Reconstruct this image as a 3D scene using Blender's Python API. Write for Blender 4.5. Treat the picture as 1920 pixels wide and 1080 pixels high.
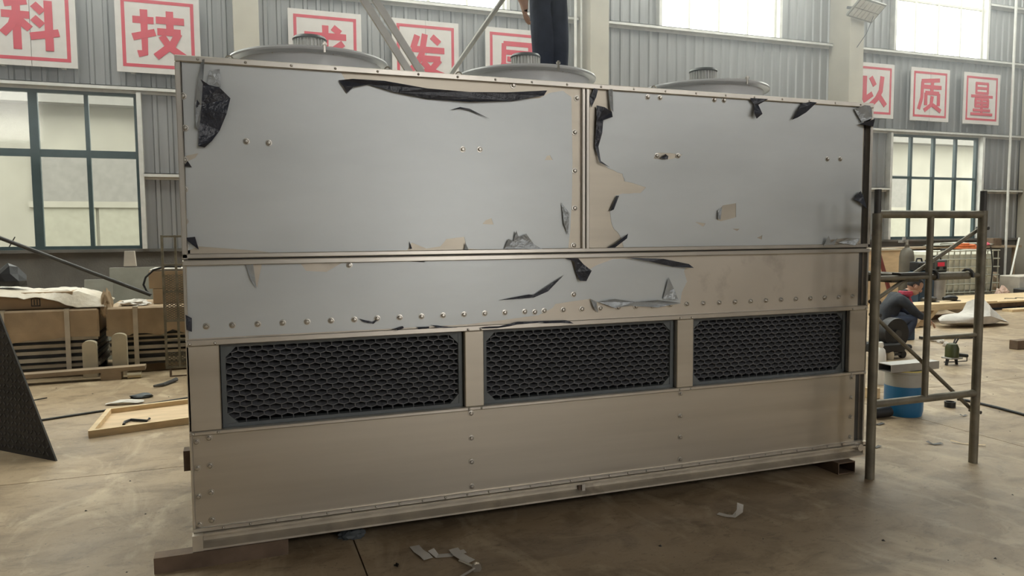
import bpy, bmesh, math, random
from mathutils import Vector, Matrix
from mathutils.geometry import tessellate_polygon
random.seed(7)
R = math.radians
S = bpy.context.scene
C = S.collection
for o in list(bpy.data.objects):
    bpy.data.objects.remove(o)

# ------------------------------------------------------------------ camera
CAM_H = 1.6
FPX, YAW, PITCH, ROLL = 1395.494, 0.354768, -0.0744609, -0.0066215
fw = Vector((math.sin(YAW) * math.cos(PITCH), math.cos(YAW) * math.cos(PITCH), math.sin(PITCH)))
r0 = Vector((math.cos(YAW), -math.sin(YAW), 0))
u0 = r0.cross(fw)
rt = r0 * math.cos(ROLL) + u0 * math.sin(ROLL)
up = u0 * math.cos(ROLL) - r0 * math.sin(ROLL)
cd = bpy.data.cameras.new('camera')
cd.sensor_width = 36.0
cd.lens = FPX / 1920 * 36.0
cd.clip_end = 300
cam = bpy.data.objects.new('camera', cd)
C.objects.link(cam)
cam.matrix_world = Matrix(((rt.x, up.x, -fw.x, 0), (rt.y, up.y, -fw.y, 0), (rt.z, up.z, -fw.z, CAM_H), (0, 0, 0, 1)))
S.camera = cam

# survey helpers: a sight line of the calibrated camera met with a known plane
def ray(px, py): return fw + rt * ((px - 960) / FPX) - up * ((py - 540) / FPX)
def W(px, py, Y):
    d = ray(px, py); t = Y / d.y
    return Vector((d.x * t, Y, CAM_H + d.z * t))
def G(px, py, z=0.0):
    d = ray(px, py); t = (z - CAM_H) / d.z
    return Vector((d.x * t, d.y * t, z))
def ppm(p):   # pixels per metre at a point
    return FPX / (p - Vector((0, 0, CAM_H))).dot(fw)

# ------------------------------------------------------------------ light
world = bpy.data.worlds.new('overcast_sky'); S.world = world
world.use_nodes = True
bg = world.node_tree.nodes['Background']
bg.inputs[0].default_value = (1.0, 0.98, 0.945, 1)
bg.inputs[1].default_value = 5.2
S.view_settings.view_transform = 'Standard'
S.view_settings.look = 'None'
S.view_settings.exposure = 0.22
S.view_settings.gamma = 1
S.view_settings.use_curve_mapping = False
S.cycles.max_bounces = 9
S.cycles.diffuse_bounces = 5
S.cycles.glossy_bounces = 4
S.cycles.transparent_max_bounces = 12
S.cycles.sample_clamp_indirect = 6
S.cycles.caustics_reflective = False
S.cycles.caustics_refractive = False
def portal(name, loc, sx, sy, rot):
    l = bpy.data.lights.new(name, 'AREA'); l.shape = 'RECTANGLE'; l.size = sx; l.size_y = sy
    l.cycles.is_portal = True
    o = bpy.data.objects.new(name, l); C.objects.link(o); o.location = loc; o.rotation_euler = rot

# ------------------------------------------------------------------ materials
def mat(name, col, rough=0.5, metal=0.0, var=0.12, vscale=6.0, bump=0.0, bscale=40.0, stretch=(1, 1, 1), col2=None, spots=0.0, spot_col=(0.03, 0.025, 0.02), spot_scale=3.0, rvar=0.0, spec=0.5, detail=6.0):
    m = bpy.data.materials.new(name); m.use_nodes = True
    nt = m.node_tree; N = nt.nodes; L = nt.links
    b = N['Principled BSDF']
    b.inputs['Metallic'].default_value = metal
    b.inputs['Roughness'].default_value = rough
    b.inputs['Specular IOR Level'].default_value = spec
    tc = N.new('ShaderNodeTexCoord'); mp = N.new('ShaderNodeMapping'); mp.inputs['Scale'].default_value = stretch
    L.new(tc.outputs['Object'], mp.inputs['Vector'])
    no = N.new('ShaderNodeTexNoise'); no.inputs['Scale'].default_value = vscale; no.inputs['Detail'].default_value = detail
    L.new(mp.outputs[0], no.inputs['Vector'])
    rp = N.new('ShaderNodeValToRGB')
    c1 = [max(0, c * (1 - var)) for c in col[:3]]
    c2 = list(col2[:3]) if col2 else [min(1, c * (1 + var)) for c in col[:3]]
    rp.color_ramp.elements[0].position = 0.32; rp.color_ramp.elements[0].color = (*c1, 1)
    rp.color_ramp.elements[1].position = 0.68; rp.color_ramp.elements[1].color = (*c2, 1)
    L.new(no.outputs[0], rp.inputs[0])
    out = rp.outputs[0]
    if spots > 0:
        n2 = N.new('ShaderNodeTexNoise'); n2.inputs['Scale'].default_value = spot_scale; n2.inputs['Detail'].default_value = 9; n2.inputs['Roughness'].default_value = 0.65
        L.new(mp.outputs[0], n2.inputs['Vector'])
        r2 = N.new('ShaderNodeValToRGB'); r2.color_ramp.elements[0].position = 0.56; r2.color_ramp.elements[0].color = (0, 0, 0, 1)
        r2.color_ramp.elements[1].position = 0.76; r2.color_ramp.elements[1].color = (spots, spots, spots, 1)
        L.new(n2.outputs[0], r2.inputs[0])
        mx = N.new('ShaderNodeMixRGB'); mx.inputs[2].default_value = (*spot_col, 1)
        L.new(r2.outputs[0], mx.inputs[0]); L.new(out, mx.inputs[1]); out = mx.outputs[0]
    L.new(out, b.inputs['Base Color'])
    if rvar > 0:
        mr = N.new('ShaderNodeMapRange'); mr.inputs[3].default_value = max(0.05, rough - rvar); mr.inputs[4].default_value = min(1, rough + rvar)
        L.new(no.outputs[0], mr.inputs[0]); L.new(mr.outputs[0], b.inputs['Roughness'])
    if bump > 0:
        n3 = N.new('ShaderNodeTexNoise'); n3.inputs['Scale'].default_value = bscale; n3.inputs['Detail'].default_value = 4
        L.new(mp.outputs[0], n3.inputs['Vector'])
        bp = N.new('ShaderNodeBump'); bp.inputs['Strength'].default_value = bump; bp.inputs['Distance'].default_value = 0.02
        L.new(n3.outputs[0], bp.inputs['Height']); L.new(bp.outputs[0], b.inputs['Normal'])
    return m

M = {}
def floor_mat():
    m = bpy.data.materials.new('concrete_floor'); m.use_nodes = True
    nt = m.node_tree; N = nt.nodes; L = nt.links; b = N['Principled BSDF']
    tc = N.new('ShaderNodeTexCoord')
    def noise(sc, det, rough=.6, stretch=(1, 1, 1), dist=0.0):
        mp = N.new('ShaderNodeMapping'); mp.inputs['Scale'].default_value = stretch; L.new(tc.outputs['Object'], mp.inputs[0])
        n = N.new('ShaderNodeTexNoise'); n.inputs['Scale'].default_value = sc; n.inputs['Detail'].default_value = det; n.inputs['Roughness'].default_value = rough; n.inputs['Distortion'].default_value = dist
        L.new(mp.outputs[0], n.inputs['Vector']); return n.outputs[0]
    def ramp(f, p0, p1, c0, c1):
        r = N.new('ShaderNodeValToRGB'); r.color_ramp.elements[0].position = p0; r.color_ramp.elements[1].position = p1
        r.color_ramp.elements[0].color = (*c0, 1); r.color_ramp.elements[1].color = (*c1, 1); L.new(f, r.inputs[0]); return r.outputs[0]
    def mix(f, a, c, kind='MIX'):
        x = N.new('ShaderNodeMixRGB'); x.blend_type = kind
        L.new(f, x.inputs[0]) if not isinstance(f, float) else setattr(x.inputs[0], 'default_value', f)
        L.new(a, x.inputs[1])
        if isinstance(c, tuple): x.inputs[2].default_value = (*c, 1)
        else: L.new(c, x.inputs[2])
        return x.outputs[0]
    base = ramp(noise(.7, 8, .6), .3, .7, (.265, .19, .112), (.40, .30, .19))
    base = mix(ramp(noise(2.3, 10, .7, (1, 1.6, 1), .6), .47, .66, (0, 0, 0), (.85, .85, .85)), base, (.165, .116, .068))
    base = mix(ramp(noise(1.3, 6, .6, (2.2, 1, 1), 1.2), .52, .68, (0, 0, 0), (.75, .75, .75)), base, (.52, .415, .275))
    base = mix(ramp(noise(9, 8, .75, (1, 2.0, 1), .8), .55, .70, (0, 0, 0), (.8, .8, .8)), base, (.12, .088, .055))
    base = mix(ramp(noise(55, 3, .6), .64, .72, (0, 0, 0), (.8, .8, .8)), base, (.05, .04, .032))
    L.new(base, b.inputs['Base Color'])
    r = N.new('ShaderNodeMapRange'); r.inputs[3].default_value = .34; r.inputs[4].default_value = .66; L.new(noise(1.7, 8, .65), r.inputs[0]); L.new(r.outputs[0], b.inputs['Roughness'])
    bp = N.new('ShaderNodeBump'); bp.inputs['Strength'].default_value = .25; bp.inputs['Distance'].default_value = .01; L.new(noise(14, 8, .65), bp.inputs['Height']); L.new(bp.outputs[0], b.inputs['Normal'])
    return m
M['floor'] = floor_mat()
M['joint'] = mat('joint_dirt', (0.05, 0.04, 0.03), 0.9)
M['sheet'] = mat('corrugated_steel', (0.30, 0.30, 0.30), 0.40, metal=0.5, var=0.1, vscale=1.5, stretch=(6, 6, 0.4))
M['girt'] = mat('galvanised_girt', (0.60, 0.59, 0.56), 0.5, metal=0.3, var=0.1)
M['masonry'] = mat('grey_masonry', (0.115, 0.108, 0.10), 0.85, var=0.15, vscale=3, bump=0.2, spots=0.4, spot_col=(0.09, 0.085, 0.08))
M['column'] = mat('column_paint', (0.40, 0.37, 0.31), 0.7, var=0.12, vscale=1.2, spots=0.25, spot_col=(0.3, 0.26, 0.2), spot_scale=1.3)
M['ceiling'] = mat('roof_sheet', (0.42, 0.43, 0.44), 0.6, var=0.08)
M['winframe'] = mat('dark_green_frame', (0.045, 0.07, 0.075), 0.45, var=0.1)
M['winwhite'] = mat('white_frame', (0.72, 0.72, 0.66), 0.5, var=0.06)
M['cream'] = mat('cream_render', (0.33, 0.315, 0.265), 0.9, var=0.1, vscale=0.8)
M['cream2'] = mat('grey_shutter', (0.235, 0.225, 0.205), 0.8, var=0.08)
M['cream3'] = mat('pale_door', (0.31, 0.30, 0.24), 0.7, var=0.06)
M['outground'] = mat('outside_paving', (0.32, 0.30, 0.26), 0.9)
M['film'] = mat('protective_film', (0.66, 0.695, 0.705), 0.36, metal=0.35, var=0.06, vscale=1.3, bump=0.05, bscale=5, stretch=(1, 1, 2.5), rvar=0.06)
M['filmdark'] = mat('film_reverse', (0.045, 0.05, 0.068), 0.24, var=0.2, vscale=12, bump=0.5, bscale=25)
M['filmgrey'] = mat('film_crumpled', (0.42, 0.45, 0.47), 0.25, metal=0.2, var=0.15, vscale=10, bump=0.6, bscale=22)
M['steel'] = mat('stainless_panel', (0.54, 0.49, 0.41), 0.40, metal=0.85, var=0.06, vscale=2.2, bump=0.03, bscale=90, stretch=(0.3, 1, 6), rvar=0.08)
M['steelband'] = mat('stainless_stained', (0.62, 0.565, 0.485), 0.42, metal=0.75, var=0.06, vscale=2, spots=0.55, spot_col=(0.2, 0.17, 0.14), spot_scale=2.6)
M['edge'] = mat('stainless_edge', (0.66, 0.62, 0.56), 0.32, metal=0.85, var=0.06, vscale=5)
M['recess'] = mat('return_dark_reflection', (0.16, 0.155, 0.145), 0.4, metal=0.8, var=0.1)  # stainless darkened: the dark reflection in the corner is put into its colour
M['bolt'] = mat('bolt_steel', (0.55, 0.52, 0.47), 0.28, metal=0.9, var=0.15)
M['beam'] = mat('galvanised_beam', (0.62, 0.56, 0.46), 0.45, metal=0.6, var=0.15, vscale=6, spots=0.6, spot_col=(0.16, 0.12, 0.08), spot_scale=5)
M['casing'] = mat('casing_steel', (0.45, 0.44, 0.41), 0.5, metal=0.6, var=0.08)
M['honey'] = mat('grille_plastic', (0.15, 0.153, 0.162), 0.36, var=0.12, vscale=20)
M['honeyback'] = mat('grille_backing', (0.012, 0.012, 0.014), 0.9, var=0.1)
M['gframe'] = mat('grille_frame_plastic', (0.14, 0.155, 0.16), 0.4, var=0.08)
M['cowl'] = mat('fan_cowl_fibreglass', (0.90, 0.91, 0.92), 0.25, var=0.03)
M['lip'] = mat('fan_cowl_lip', (0.80, 0.82, 0.83), 0.25, var=0.04)
M['motor'] = mat('motor_grey', (0.82, 0.82, 0.80), 0.42, var=0.08)
M['black'] = mat('black_plastic', (0.012, 0.012, 0.013), 0.45, var=0.2)
M['dark'] = mat('dark_steel', (0.06, 0.058, 0.055), 0.5, metal=0.3, var=0.2)
M['rusty'] = mat('rusty_steel', (0.16, 0.11, 0.075), 0.65, metal=0.3, var=0.25, vscale=9, spots=0.6, spot_col=(0.07, 0.04, 0.03))
M['scaff'] = mat('scaffold_paint', (0.19, 0.17, 0.125), 0.5, metal=0.3, var=0.3, vscale=8, spots=0.6, spot_col=(0.045, 0.035, 0.03), spot_scale=6)
M['wood'] = mat('pale_timber', (0.62, 0.47, 0.28), 0.65, var=0.15, vscale=3, stretch=(1, 6, 6))
M['ply'] = mat('plywood', (0.60, 0.44, 0.27), 0.6, var=0.12, vscale=3, stretch=(1, 5, 5))
M['oldwood'] = mat('old_timber', (0.28, 0.21, 0.14), 0.75, var=0.2, vscale=4)
M['card'] = mat('cardboard', (0.36, 0.255, 0.155), 0.8, var=0.08, vscale=4)
M['paper'] = mat('brown_wrapping', (0.38, 0.275, 0.17), 0.75, var=0.15, vscale=4, bump=0.4, bscale=7)
M['white'] = mat('white_plastic', (0.78, 0.76, 0.70), 0.4, var=0.06)
M['polysheet'] = mat('white_plastic_sheet', (0.52, 0.455, 0.36), 0.4, var=0.1, bump=0.5, bscale=14)
M['whitepaper'] = mat('white_paper', (0.62, 0.58, 0.52), 0.8, var=0.06, vscale=15)
M['signwhite'] = mat('sign_board_white', (0.55, 0.52, 0.50), 0.55, var=0.05)
M['red'] = mat('sign_red', (0.50, 0.035, 0.065), 0.5, var=0.06)
M['strap'] = mat('strap_beige', (0.55, 0.48, 0.38), 0.6)
M['palesheet'] = mat('pale_sheet_edge', (0.42, 0.37, 0.29), 0.6, var=0.15)
M['darksheet'] = mat('dark_sheet_edge', (0.05, 0.052, 0.055), 0.5, var=0.3)
M['foam'] = mat('foam_pad', (0.55, 0.48, 0.35), 0.85, var=0.1)
M['panelgrey'] = mat('greenish_panel', (0.24, 0.235, 0.195), 0.55, var=0.1)
M['concrete'] = mat('pale_block', (0.50, 0.46, 0.40), 0.9, var=0.1)
M['tread'] = mat('tread_plate', (0.030, 0.026, 0.022), 0.6, metal=0.2, var=0.35, vscale=3)
M['blue'] = mat('blue_bucket', (0.015, 0.14, 0.30), 0.35, var=0.12)
M['greylabel'] = mat('grey_label', (0.36, 0.35, 0.31), 0.5, var=0.1)
M['yellowish'] = mat('yellow_rim', (0.6, 0.5, 0.16), 0.5)
M['navy'] = mat('navy_cloth', (0.035, 0.045, 0.075), 0.85, var=0.25, vscale=9, bump=0.4, bscale=14)
M['navyjacket'] = mat('navy_jacket', (0.03, 0.034, 0.042), 0.85, var=0.25, vscale=9, bump=0.4, bscale=14)
M['skin'] = mat('skin', (0.50, 0.30, 0.21), 0.55, var=0.06)
M['hair'] = mat('black_hair', (0.012, 0.010, 0.009), 0.5)
M['shoe'] = mat('black_shoe', (0.02, 0.02, 0.02), 0.5)
M['pink'] = mat('pink_red_cloth', (0.48, 0.06, 0.10), 0.8, var=0.2, vscale=30)
M['gas'] = mat('gas_cylinder_grey', (0.13, 0.115, 0.09), 0.5, metal=0.2, var=0.15)
M['bluecab'] = mat('dark_blue_cabinet', (0.03, 0.055, 0.085), 0.5, var=0.12)
M['welder'] = mat('welder_case', (0.10, 0.11, 0.10), 0.5, var=0.1)
M['redled'] = mat('red_display', (0.8, 0.05, 0.09), 0.4)
M['tank'] = mat('tank_polyethylene', (0.60, 0.59, 0.49), 0.45, var=0.08)
M['cage'] = mat('cage_tube', (0.42, 0.42, 0.36), 0.4, metal=0.5, var=0.1)
M['orange'] = mat('orange_hose', (0.62, 0.16, 0.05), 0.5, var=0.2)
M['maroon'] = mat('maroon_pipe', (0.17, 0.04, 0.035), 0.5)
M['sack'] = mat('white_sack', (0.55, 0.52, 0.48), 0.8, var=0.12, vscale=6, bump=0.5, bscale=10, spots=0.5, spot_col=(0.2, 0.19, 0.18), spot_scale=7)
M['toolgreen'] = mat('tool_green', (0.05, 0.06, 0.015), 0.45, var=0.2)
M['lampglass'] = mat('led_lens', (0.58, 0.58, 0.54), 0.2)
M['lampbody'] = mat('lamp_housing', (0.22, 0.21, 0.19), 0.5, metal=0.4)
M['rag'] = mat('grey_rag', (0.07, 0.08, 0.085), 0.6, var=0.3, vscale=14)
M['pinkbag'] = mat('pinkish_bag', (0.55, 0.40, 0.33), 0.7, var=0.1)
M['greyaxe'] = mat('grey_pipe', (0.38, 0.37, 0.35), 0.4, metal=0.5)
M['steelblue'] = mat('blue_steel_bench', (0.07, 0.09, 0.11), 0.5, var=0.2)

def glass_mat():
    m = bpy.data.materials.new('window_glass'); m.use_nodes = True
    nt = m.node_tree; nt.nodes.clear(); N = nt.nodes; L = nt.links
    o = N.new('ShaderNodeOutputMaterial'); mx = N.new('ShaderNodeMixShader'); t = N.new('ShaderNodeBsdfTransparent'); g = N.new('ShaderNodeBsdfGlossy')
    g.inputs['Roughness'].default_value = 0.05
    mx.inputs[0].default_value = 0.05
    t.inputs[0].default_value = (0.96, 0.985, 0.955, 1)
    L.new(t.outputs[0], mx.inputs[1]); L.new(g.outputs[0], mx.inputs[2]); L.new(mx.outputs[0], o.inputs[0])
    return m
M['glass'] = glass_mat()

# ------------------------------------------------------------------ mesh builder
class MB:
    def __init__(s): s.v = []; s.f = []
    def add(s, vs, fs):
        n = len(s.v); s.v += [tuple(v) for v in vs]; s.f += [tuple(i + n for i in f) for f in fs]; return s
    def box(s, x0, x1, y0, y1, z0, z1, bev=0.0):
        if bev > 0:
            bm = bmesh.new(); bmesh.ops.create_cube(bm, size=1)
            for v in bm.verts: v.co = Vector((x0 + (v.co.x + .5) * (x1 - x0), y0 + (v.co.y + .5) * (y1 - y0), z0 + (v.co.z + .5) * (z1 - z0)))
            bmesh.ops.bevel(bm, geom=bm.edges[:], offset=bev, segments=1, affect='EDGES')
            return s.bm(bm)
        return s.add([(x0, y0, z0), (x1, y0, z0), (x1, y1, z0), (x0, y1, z0), (x0, y0, z1), (x1, y0, z1), (x1, y1, z1), (x0, y1, z1)],
                     [(3, 2, 1, 0), (4, 5, 6, 7), (0, 1, 5, 4), (1, 2, 6, 5), (2, 3, 7, 6), (3, 0, 4, 7)])
    def bm(s, bm, M4=None):
        bm.verts.index_update()
        vs = [(M4 @ v.co if M4 else v.co.copy()) for v in bm.verts]; fs = [[v.index for v in f.verts] for f in bm.faces]
        bm.free(); return s.add(vs, fs)
    def bar(s, a, b, w, h, upv=(0, 0, 1)):       # rectangular bar from a to b
        a = Vector(a); b = Vector(b); d = (b - a).normalized(); upv = Vector(upv)
        if abs(d.dot(upv)) > .99: upv = Vector((0, 1, 0))
        sd = d.cross(upv).normalized(); u = sd.cross(d)
        vs = [p + sd * i * w / 2 + u * j * h / 2 for p in (a, b) for i, j in ((-1, -1), (1, -1), (1, 1), (-1, 1))]
        return s.add(vs, [(3, 2, 1, 0), (4, 5, 6, 7), (0, 1, 5, 4), (1, 2, 6, 5), (2, 3, 7, 6), (3, 0, 4, 7)])
    def tube(s, pts, r, n=10, caps=True):
        pts = [Vector(p) for p in pts]; rs = r if isinstance(r, (list, tuple)) else [r] * len(pts)
        vs = []; fs = []; prev = None
        for i, p in enumerate(pts):
            d = (pts[min(i + 1, len(pts) - 1)] - pts[max(i - 1, 0)]).normalized()
            if prev is None:
                a = Vector((0, 0, 1)) if abs(d.z) < .9 else Vector((1, 0, 0)); u = d.cross(a).normalized()
            else: u = (prev - d * prev.dot(d)).normalized()
            prev = u; w = d.cross(u)
            for k in range(n):
                t = 2 * math.pi * k / n; vs.append(p + (u * math.cos(t) + w * math.sin(t)) * rs[i])
        for i in range(len(pts) - 1):
            for k in range(n): fs.append((i * n + k, i * n + (k + 1) % n, (i + 1) * n + (k + 1) % n, (i + 1) * n + k))
        if caps: fs += [tuple(range(n))[::-1], tuple((len(pts) - 1) * n + k for k in range(n))]
        return s.add(vs, fs)
    def lathe(s, c, prof, n=40, close=False):
        vs = []; fs = []; m = len(prof)
        for k in range(n):
            t = 2 * math.pi * k / n
            for r, z in prof: vs.append((c[0] + r * math.cos(t), c[1] + r * math.sin(t), c[2] + z))
        for k in range(n):
            for i in range(m - 1 if not close else m):
                a = k * m + i; b = k * m + (i + 1) % m; a2 = ((k + 1) % n) * m + i; b2 = ((k + 1) % n) * m + (i + 1) % m
                fs.append((a, a2, b2, b))
        return s.add(vs, fs)
    def prism(s, poly, d):      # poly of 3D points, extruded by vector d
        n = len(poly); d = Vector(d); P = [Vector(p) for p in poly]
        tri = tessellate_polygon([P])
        fs = [tuple(t) for t in tri] + [tuple(i + n for i in t)[::-1] for t in tri] + [(i, (i + 1) % n, (i + 1) % n + n, i + n) for i in range(n)]
        return s.add(P + [p + d for p in P], fs)
    def build(s, name, m, parent=None, smooth=False):
        off = parent_origin(parent)
        me = bpy.data.meshes.new(name)
        me.from_pydata([(v[0] - off.x, v[1] - off.y, v[2] - off.z) for v in s.v], [], s.f)
        b = bmesh.new(); b.from_mesh(me); bmesh.ops.recalc_face_normals(b, faces=b.faces); b.to_mesh(me); b.free()
        me.materials.append(M[m] if isinstance(m, str) else m)
        if smooth:
            for p in me.polygons: p.use_smooth = True
            try: me.set_sharp_from_angle(angle=R(40))
            except Exception: pass
        o = bpy.data.objects.new(name, me); C.objects.link(o)
        if parent: o.parent = parent
        return o
def parent_origin(p):
    v = Vector((0, 0, 0))
    while p: v = v + Vector(p.location); p = p.parent
    return v
def tag(o, label, cat, group=None):
    o['label'] = label; o['category'] = cat
    if group: o['group'] = group
    return o
def thing(name, loc, label, cat, group=None):
    o = bpy.data.objects.new(name, None); C.objects.link(o); o.location = loc; o.empty_display_size = .1
    return tag(o, label, cat, group)
def root(name, loc=(0, 0, 0)):
    o = bpy.data.objects.new(name, None); C.objects.link(o); o.location = loc; o['kind'] = 'structure'; o.empty_display_size = .1
    return o
def struct(o): o['kind'] = 'structure'; return o
def clone(o, loc, parent, rot=None):
    c = o.copy(); C.objects.link(c); c.parent = parent; c.location = Vector(loc) - parent_origin(parent)
    if rot: c.rotation_euler = rot
    return c
def single(name, mb, m, label, cat, group=None, smooth=False):     # a thing that is one mesh, its origin at its base
    xs = [v[0] for v in mb.v]; ys = [v[1] for v in mb.v]; zs = [v[2] for v in mb.v]
    off = Vector(((min(xs) + max(xs)) / 2, (min(ys) + max(ys)) / 2, min(zs)))
    mb.v = [(v[0] - off.x, v[1] - off.y, v[2] - off.z) for v in mb.v]
    o = mb.build(name, m, None, smooth); o.location = off
    return tag(o, label, cat, group)

# ------------------------------------------------------------------ the hall
X0, X1, Y0, YW, ZR = -14.0, 26.0, -9.0, 13.9, 9.6
fl = MB().box(X0, X1, Y0, YW + .3, -.25, -.02).build('floor', 'joint'); struct(fl)
XS = [X0, -9.2, -4.3, .53, 5.4, 10.3, 15.2, 20.2, X1]; YS = [Y0, -4.2, .6, 5.53, 10.2, YW + .3]
for i in range(len(XS) - 1):
    for j in range(len(YS) - 1):
        MB().box(XS[i] + .004, XS[i + 1] - .004, YS[j] + .004, YS[j + 1] - .004, -.02, 0).build('floor_slab', 'floor', fl)

colx = [-12.65, -6.18, 0.28, 6.76, 13.17, 19.58]
wb = root('wall_back')
PITCH_R = .225
def corr(x0, x1, z0, z1, y, parent, name='corrugated_sheet', sgn=-1):
    prof = []; x = math.floor(x0 / PITCH_R) * PITCH_R
    while x < x1:
        for dx, dy in ((0, 0), (.115, 0), (.135, .032), (.190, .032), (.210, 0)):
            if x0 <= x + dx <= x1: prof.append((x + dx, dy))
        x += PITCH_R
    prof = [(x0, 0)] + prof + [(x1, 0)]
    vs = []; fs = []
    for (a, d) in prof: vs += [(a, y + sgn * d, z0), (a, y + sgn * d, z1), (a, y + .06, z0), (a, y + .06, z1)]
    for i in range(len(prof) - 1):
        a = i * 4; b = a + 4; fs += [(a, b, b + 1, a + 1), (a + 2, a + 3, b + 3, b + 2), (a + 1, b + 1, b + 3, a + 3), (a, a + 2, b + 2, b)]
    fs += [(0, 1, 3, 2)]; e = (len(prof) - 1) * 4; fs += [(e, e + 2, e + 3, e + 1)]
    return MB().add(vs, fs).build(name, 'sheet', parent)
ZS, ZH, ZU, ZT = 1.32, 3.93, 5.86, 8.55
bounds = [X0] + colx[1:] + [X1]
wins = []
MB().box(X0, X1, YW - .02, YW + .28, 0, ZS).build('masonry_base', 'masonry', wb)
MB().box(X0, X1, YW - .09, YW + .28, ZS, ZS + .05).build('sill_ledge', 'masonry', wb)
for i in range(len(bounds) - 1):
    a, b = bounds[i], bounds[i + 1]
    c = (a + b) / 2
    if i == 0: c = -9.4
    if i == len(bounds) - 2: c = 22.8
    w0, w1 = c - 1.50, c + 1.50
    wins.append(c)
    for (p, q) in ((a, w0 - .07), (w1 + .07, b)):
        corr(p, q, ZS + .05, ZH, YW, wb)
        corr(p, q, ZU, ZR, YW, wb)
    corr(a, b, ZH, ZU, YW, wb)
    corr(w0 - .07, w1 + .07, ZT + .06, ZR, YW, wb)
tn = [0]
def trim(mb, m='girt'):
    tn[0] += 1; return struct(mb.build('trim_%d' % tn[0], m))
for i in range(len(bounds) - 1):
    a, b = bounds[i] + .22, bounds[i + 1] - .22; c = wins[i]
    if i == 0: a = X0
    if i == len(bounds) - 2: b = X1
    def girt(p, q, z):
        m = MB(); m.box(p, q, YW - .17, YW - .035, z - .012, z); m.box(p, q, YW - .17, YW - .16, z - .06, z); m.box(p, q, YW - .05, YW - .035, z - .10, z)
        trim(m)
    girt(a, b, ZH + .09); girt(a, b, ZU + .0)
    for z in (2.62, 7.25):
        girt(a, c - 1.57, z); girt(c + 1.57, b, z)
    for s in (-1, 1):
        for (z0, z1) in ((ZS + .05, ZH), (ZU, ZT + .06)):
            x = c + s * 1.535; trim(MB().box(x - .035, x + .035, YW - .15, YW + .05, z0, z1))

wn = [0]
def window(c, z0, z1, fm, bar, midbar, trans, tbar, yc, cols=4, inner=True):
    wn[0] += 1
    o = root('window_%d' % wn[0], (c, yc, z0))
    x0, x1 = c - 1.5, c + 1.5; e = bar * .9
    f = MB(); f.box(x0, x1, yc - .04, yc + .04, z0, z0 + e); f.box(x0, x1, yc - .04, yc + .04, z1 - e, z1)
    f.box(x0, x0 + e, yc - .04, yc + .04, z0 + e, z1 - e); f.box(x1 - e, x1, yc - .04, yc + .04, z0 + e, z1 - e)
    f.build('frame', fm, o)
    xs = [x0 + e] + [x0 + (x1 - x0) * k / cols for k in range(1, cols)] + [x1 - e]
    for k in range(1, cols):
        b = midbar if k == cols // 2 else bar
        MB().box(xs[k] - b / 2, xs[k] + b / 2, yc - .035, yc + .035, z0 + e, z1 - e).build('mullion', fm, o)
    zs = [z0 + e] + list(trans) + [z1 - e]
    for z in trans:
        MB().box(x0 + e, x1 - e, yc - .03, yc + .03, z - tbar / 2, z + tbar / 2).build('transom', fm, o)
    for k in range(cols):
        for j in range(len(zs) - 1):
            MB().box(xs[k], xs[k + 1], yc - .004, yc + .004, zs[j], zs[j + 1]).build('pane', 'glass', o)
for i, c in enumerate(wins):
    if i == 0 or i == len(wins) - 1:
        continue
    window(c, ZS + .05, ZH, 'winframe', .07 if i != 1 else .062, .075 if i != 1 else .13, (2.92,) if i == 1 else (2.88,), .06 if i != 1 else .12, YW + .03)
    window(c, ZU, ZT, 'winwhite', .045, .05, (7.12,), .05, YW + .03)
    portal('daylight_lower', (c, YW + .2, 2.65), 2.9, 2.5, (R(-90), 0, 0))
    portal('daylight_upper', (c, YW + .2, 7.2), 2.9, 2.6, (R(-90), 0, 0))
for i in (0, len(wins) - 1):
    c = wins[i]
    corr(c - 1.57, c + 1.57, ZS + .05, ZH, YW, wb); corr(c - 1.57, c + 1.57, ZU, ZT + .06, YW, wb)

cn = 0
for x in colx:
    cn += 1
    o = MB().box(x - .2, x + .2, YW - .66, YW - .02, 0, ZR, bev=.012).build('trim_%d' % (tn[0] + 1), 'column'); tn[0] += 1
    struct(o)
# steel gutter post and pipes by the columns
for px, rr, zz in ((1079, .03, 13.4), (1090, .022, 13.45), (1903, .03, 13.3)):
    p = W(px, 60, zz)
    trim(MB().tube([(p.x, zz, 0), (p.x, zz, ZR)], rr, 10), 'girt')

# the other walls (behind and beside the camera) and the roof
wf = root('wall_front')
FW = [(-11.2, -7.6), (1.7, 5.3), (8.2, 11.8), (14.6, 18.2)]
xs = X0
for (a, b) in FW:
    MB().box(xs, a, Y0 - .2, Y0, 5.6, ZR).build('wall_strip', 'sheet', wf); xs = b
    MB().box(a, b, Y0 - .2, Y0, 8.4, ZR).build('wall_strip', 'sheet', wf)
    portal('daylight_front', ((a + b) / 2, Y0 - .1, 7.0), b - a, 2.8, (R(90), 0, 0))
MB().box(xs, X1, Y0 - .2, Y0, 5.6, ZR).build('wall_strip', 'sheet', wf)
DX = (3.6, 6.0); DZ = 3.5     # open roller door behind the camera
MB().box(X0, DX[0], Y0 - .2, Y0, 0, 5.6).build('wall_strip', 'sheet', wf); MB().box(DX[1], X1, Y0 - .2, Y0, 0, 5.6).build('wall_strip', 'sheet', wf)
MB().box(DX[0], DX[1], Y0 - .2, Y0, DZ, 5.6).build('wall_strip', 'sheet', wf)
portal('daylight_door', (sum(DX) / 2, Y0 - .1, DZ / 2), DX[1] - DX[0], DZ, (R(90), 0, 0))
struct(MB().box(-60, 80, -60, Y0 - .2, -.25, -.05).build('outside_ground_front', 'outground'))
struct(MB().box(X0 - .2, X0, Y0 - .2, YW + .3, 0, ZR).build('wall_left', 'sheet'))
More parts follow.
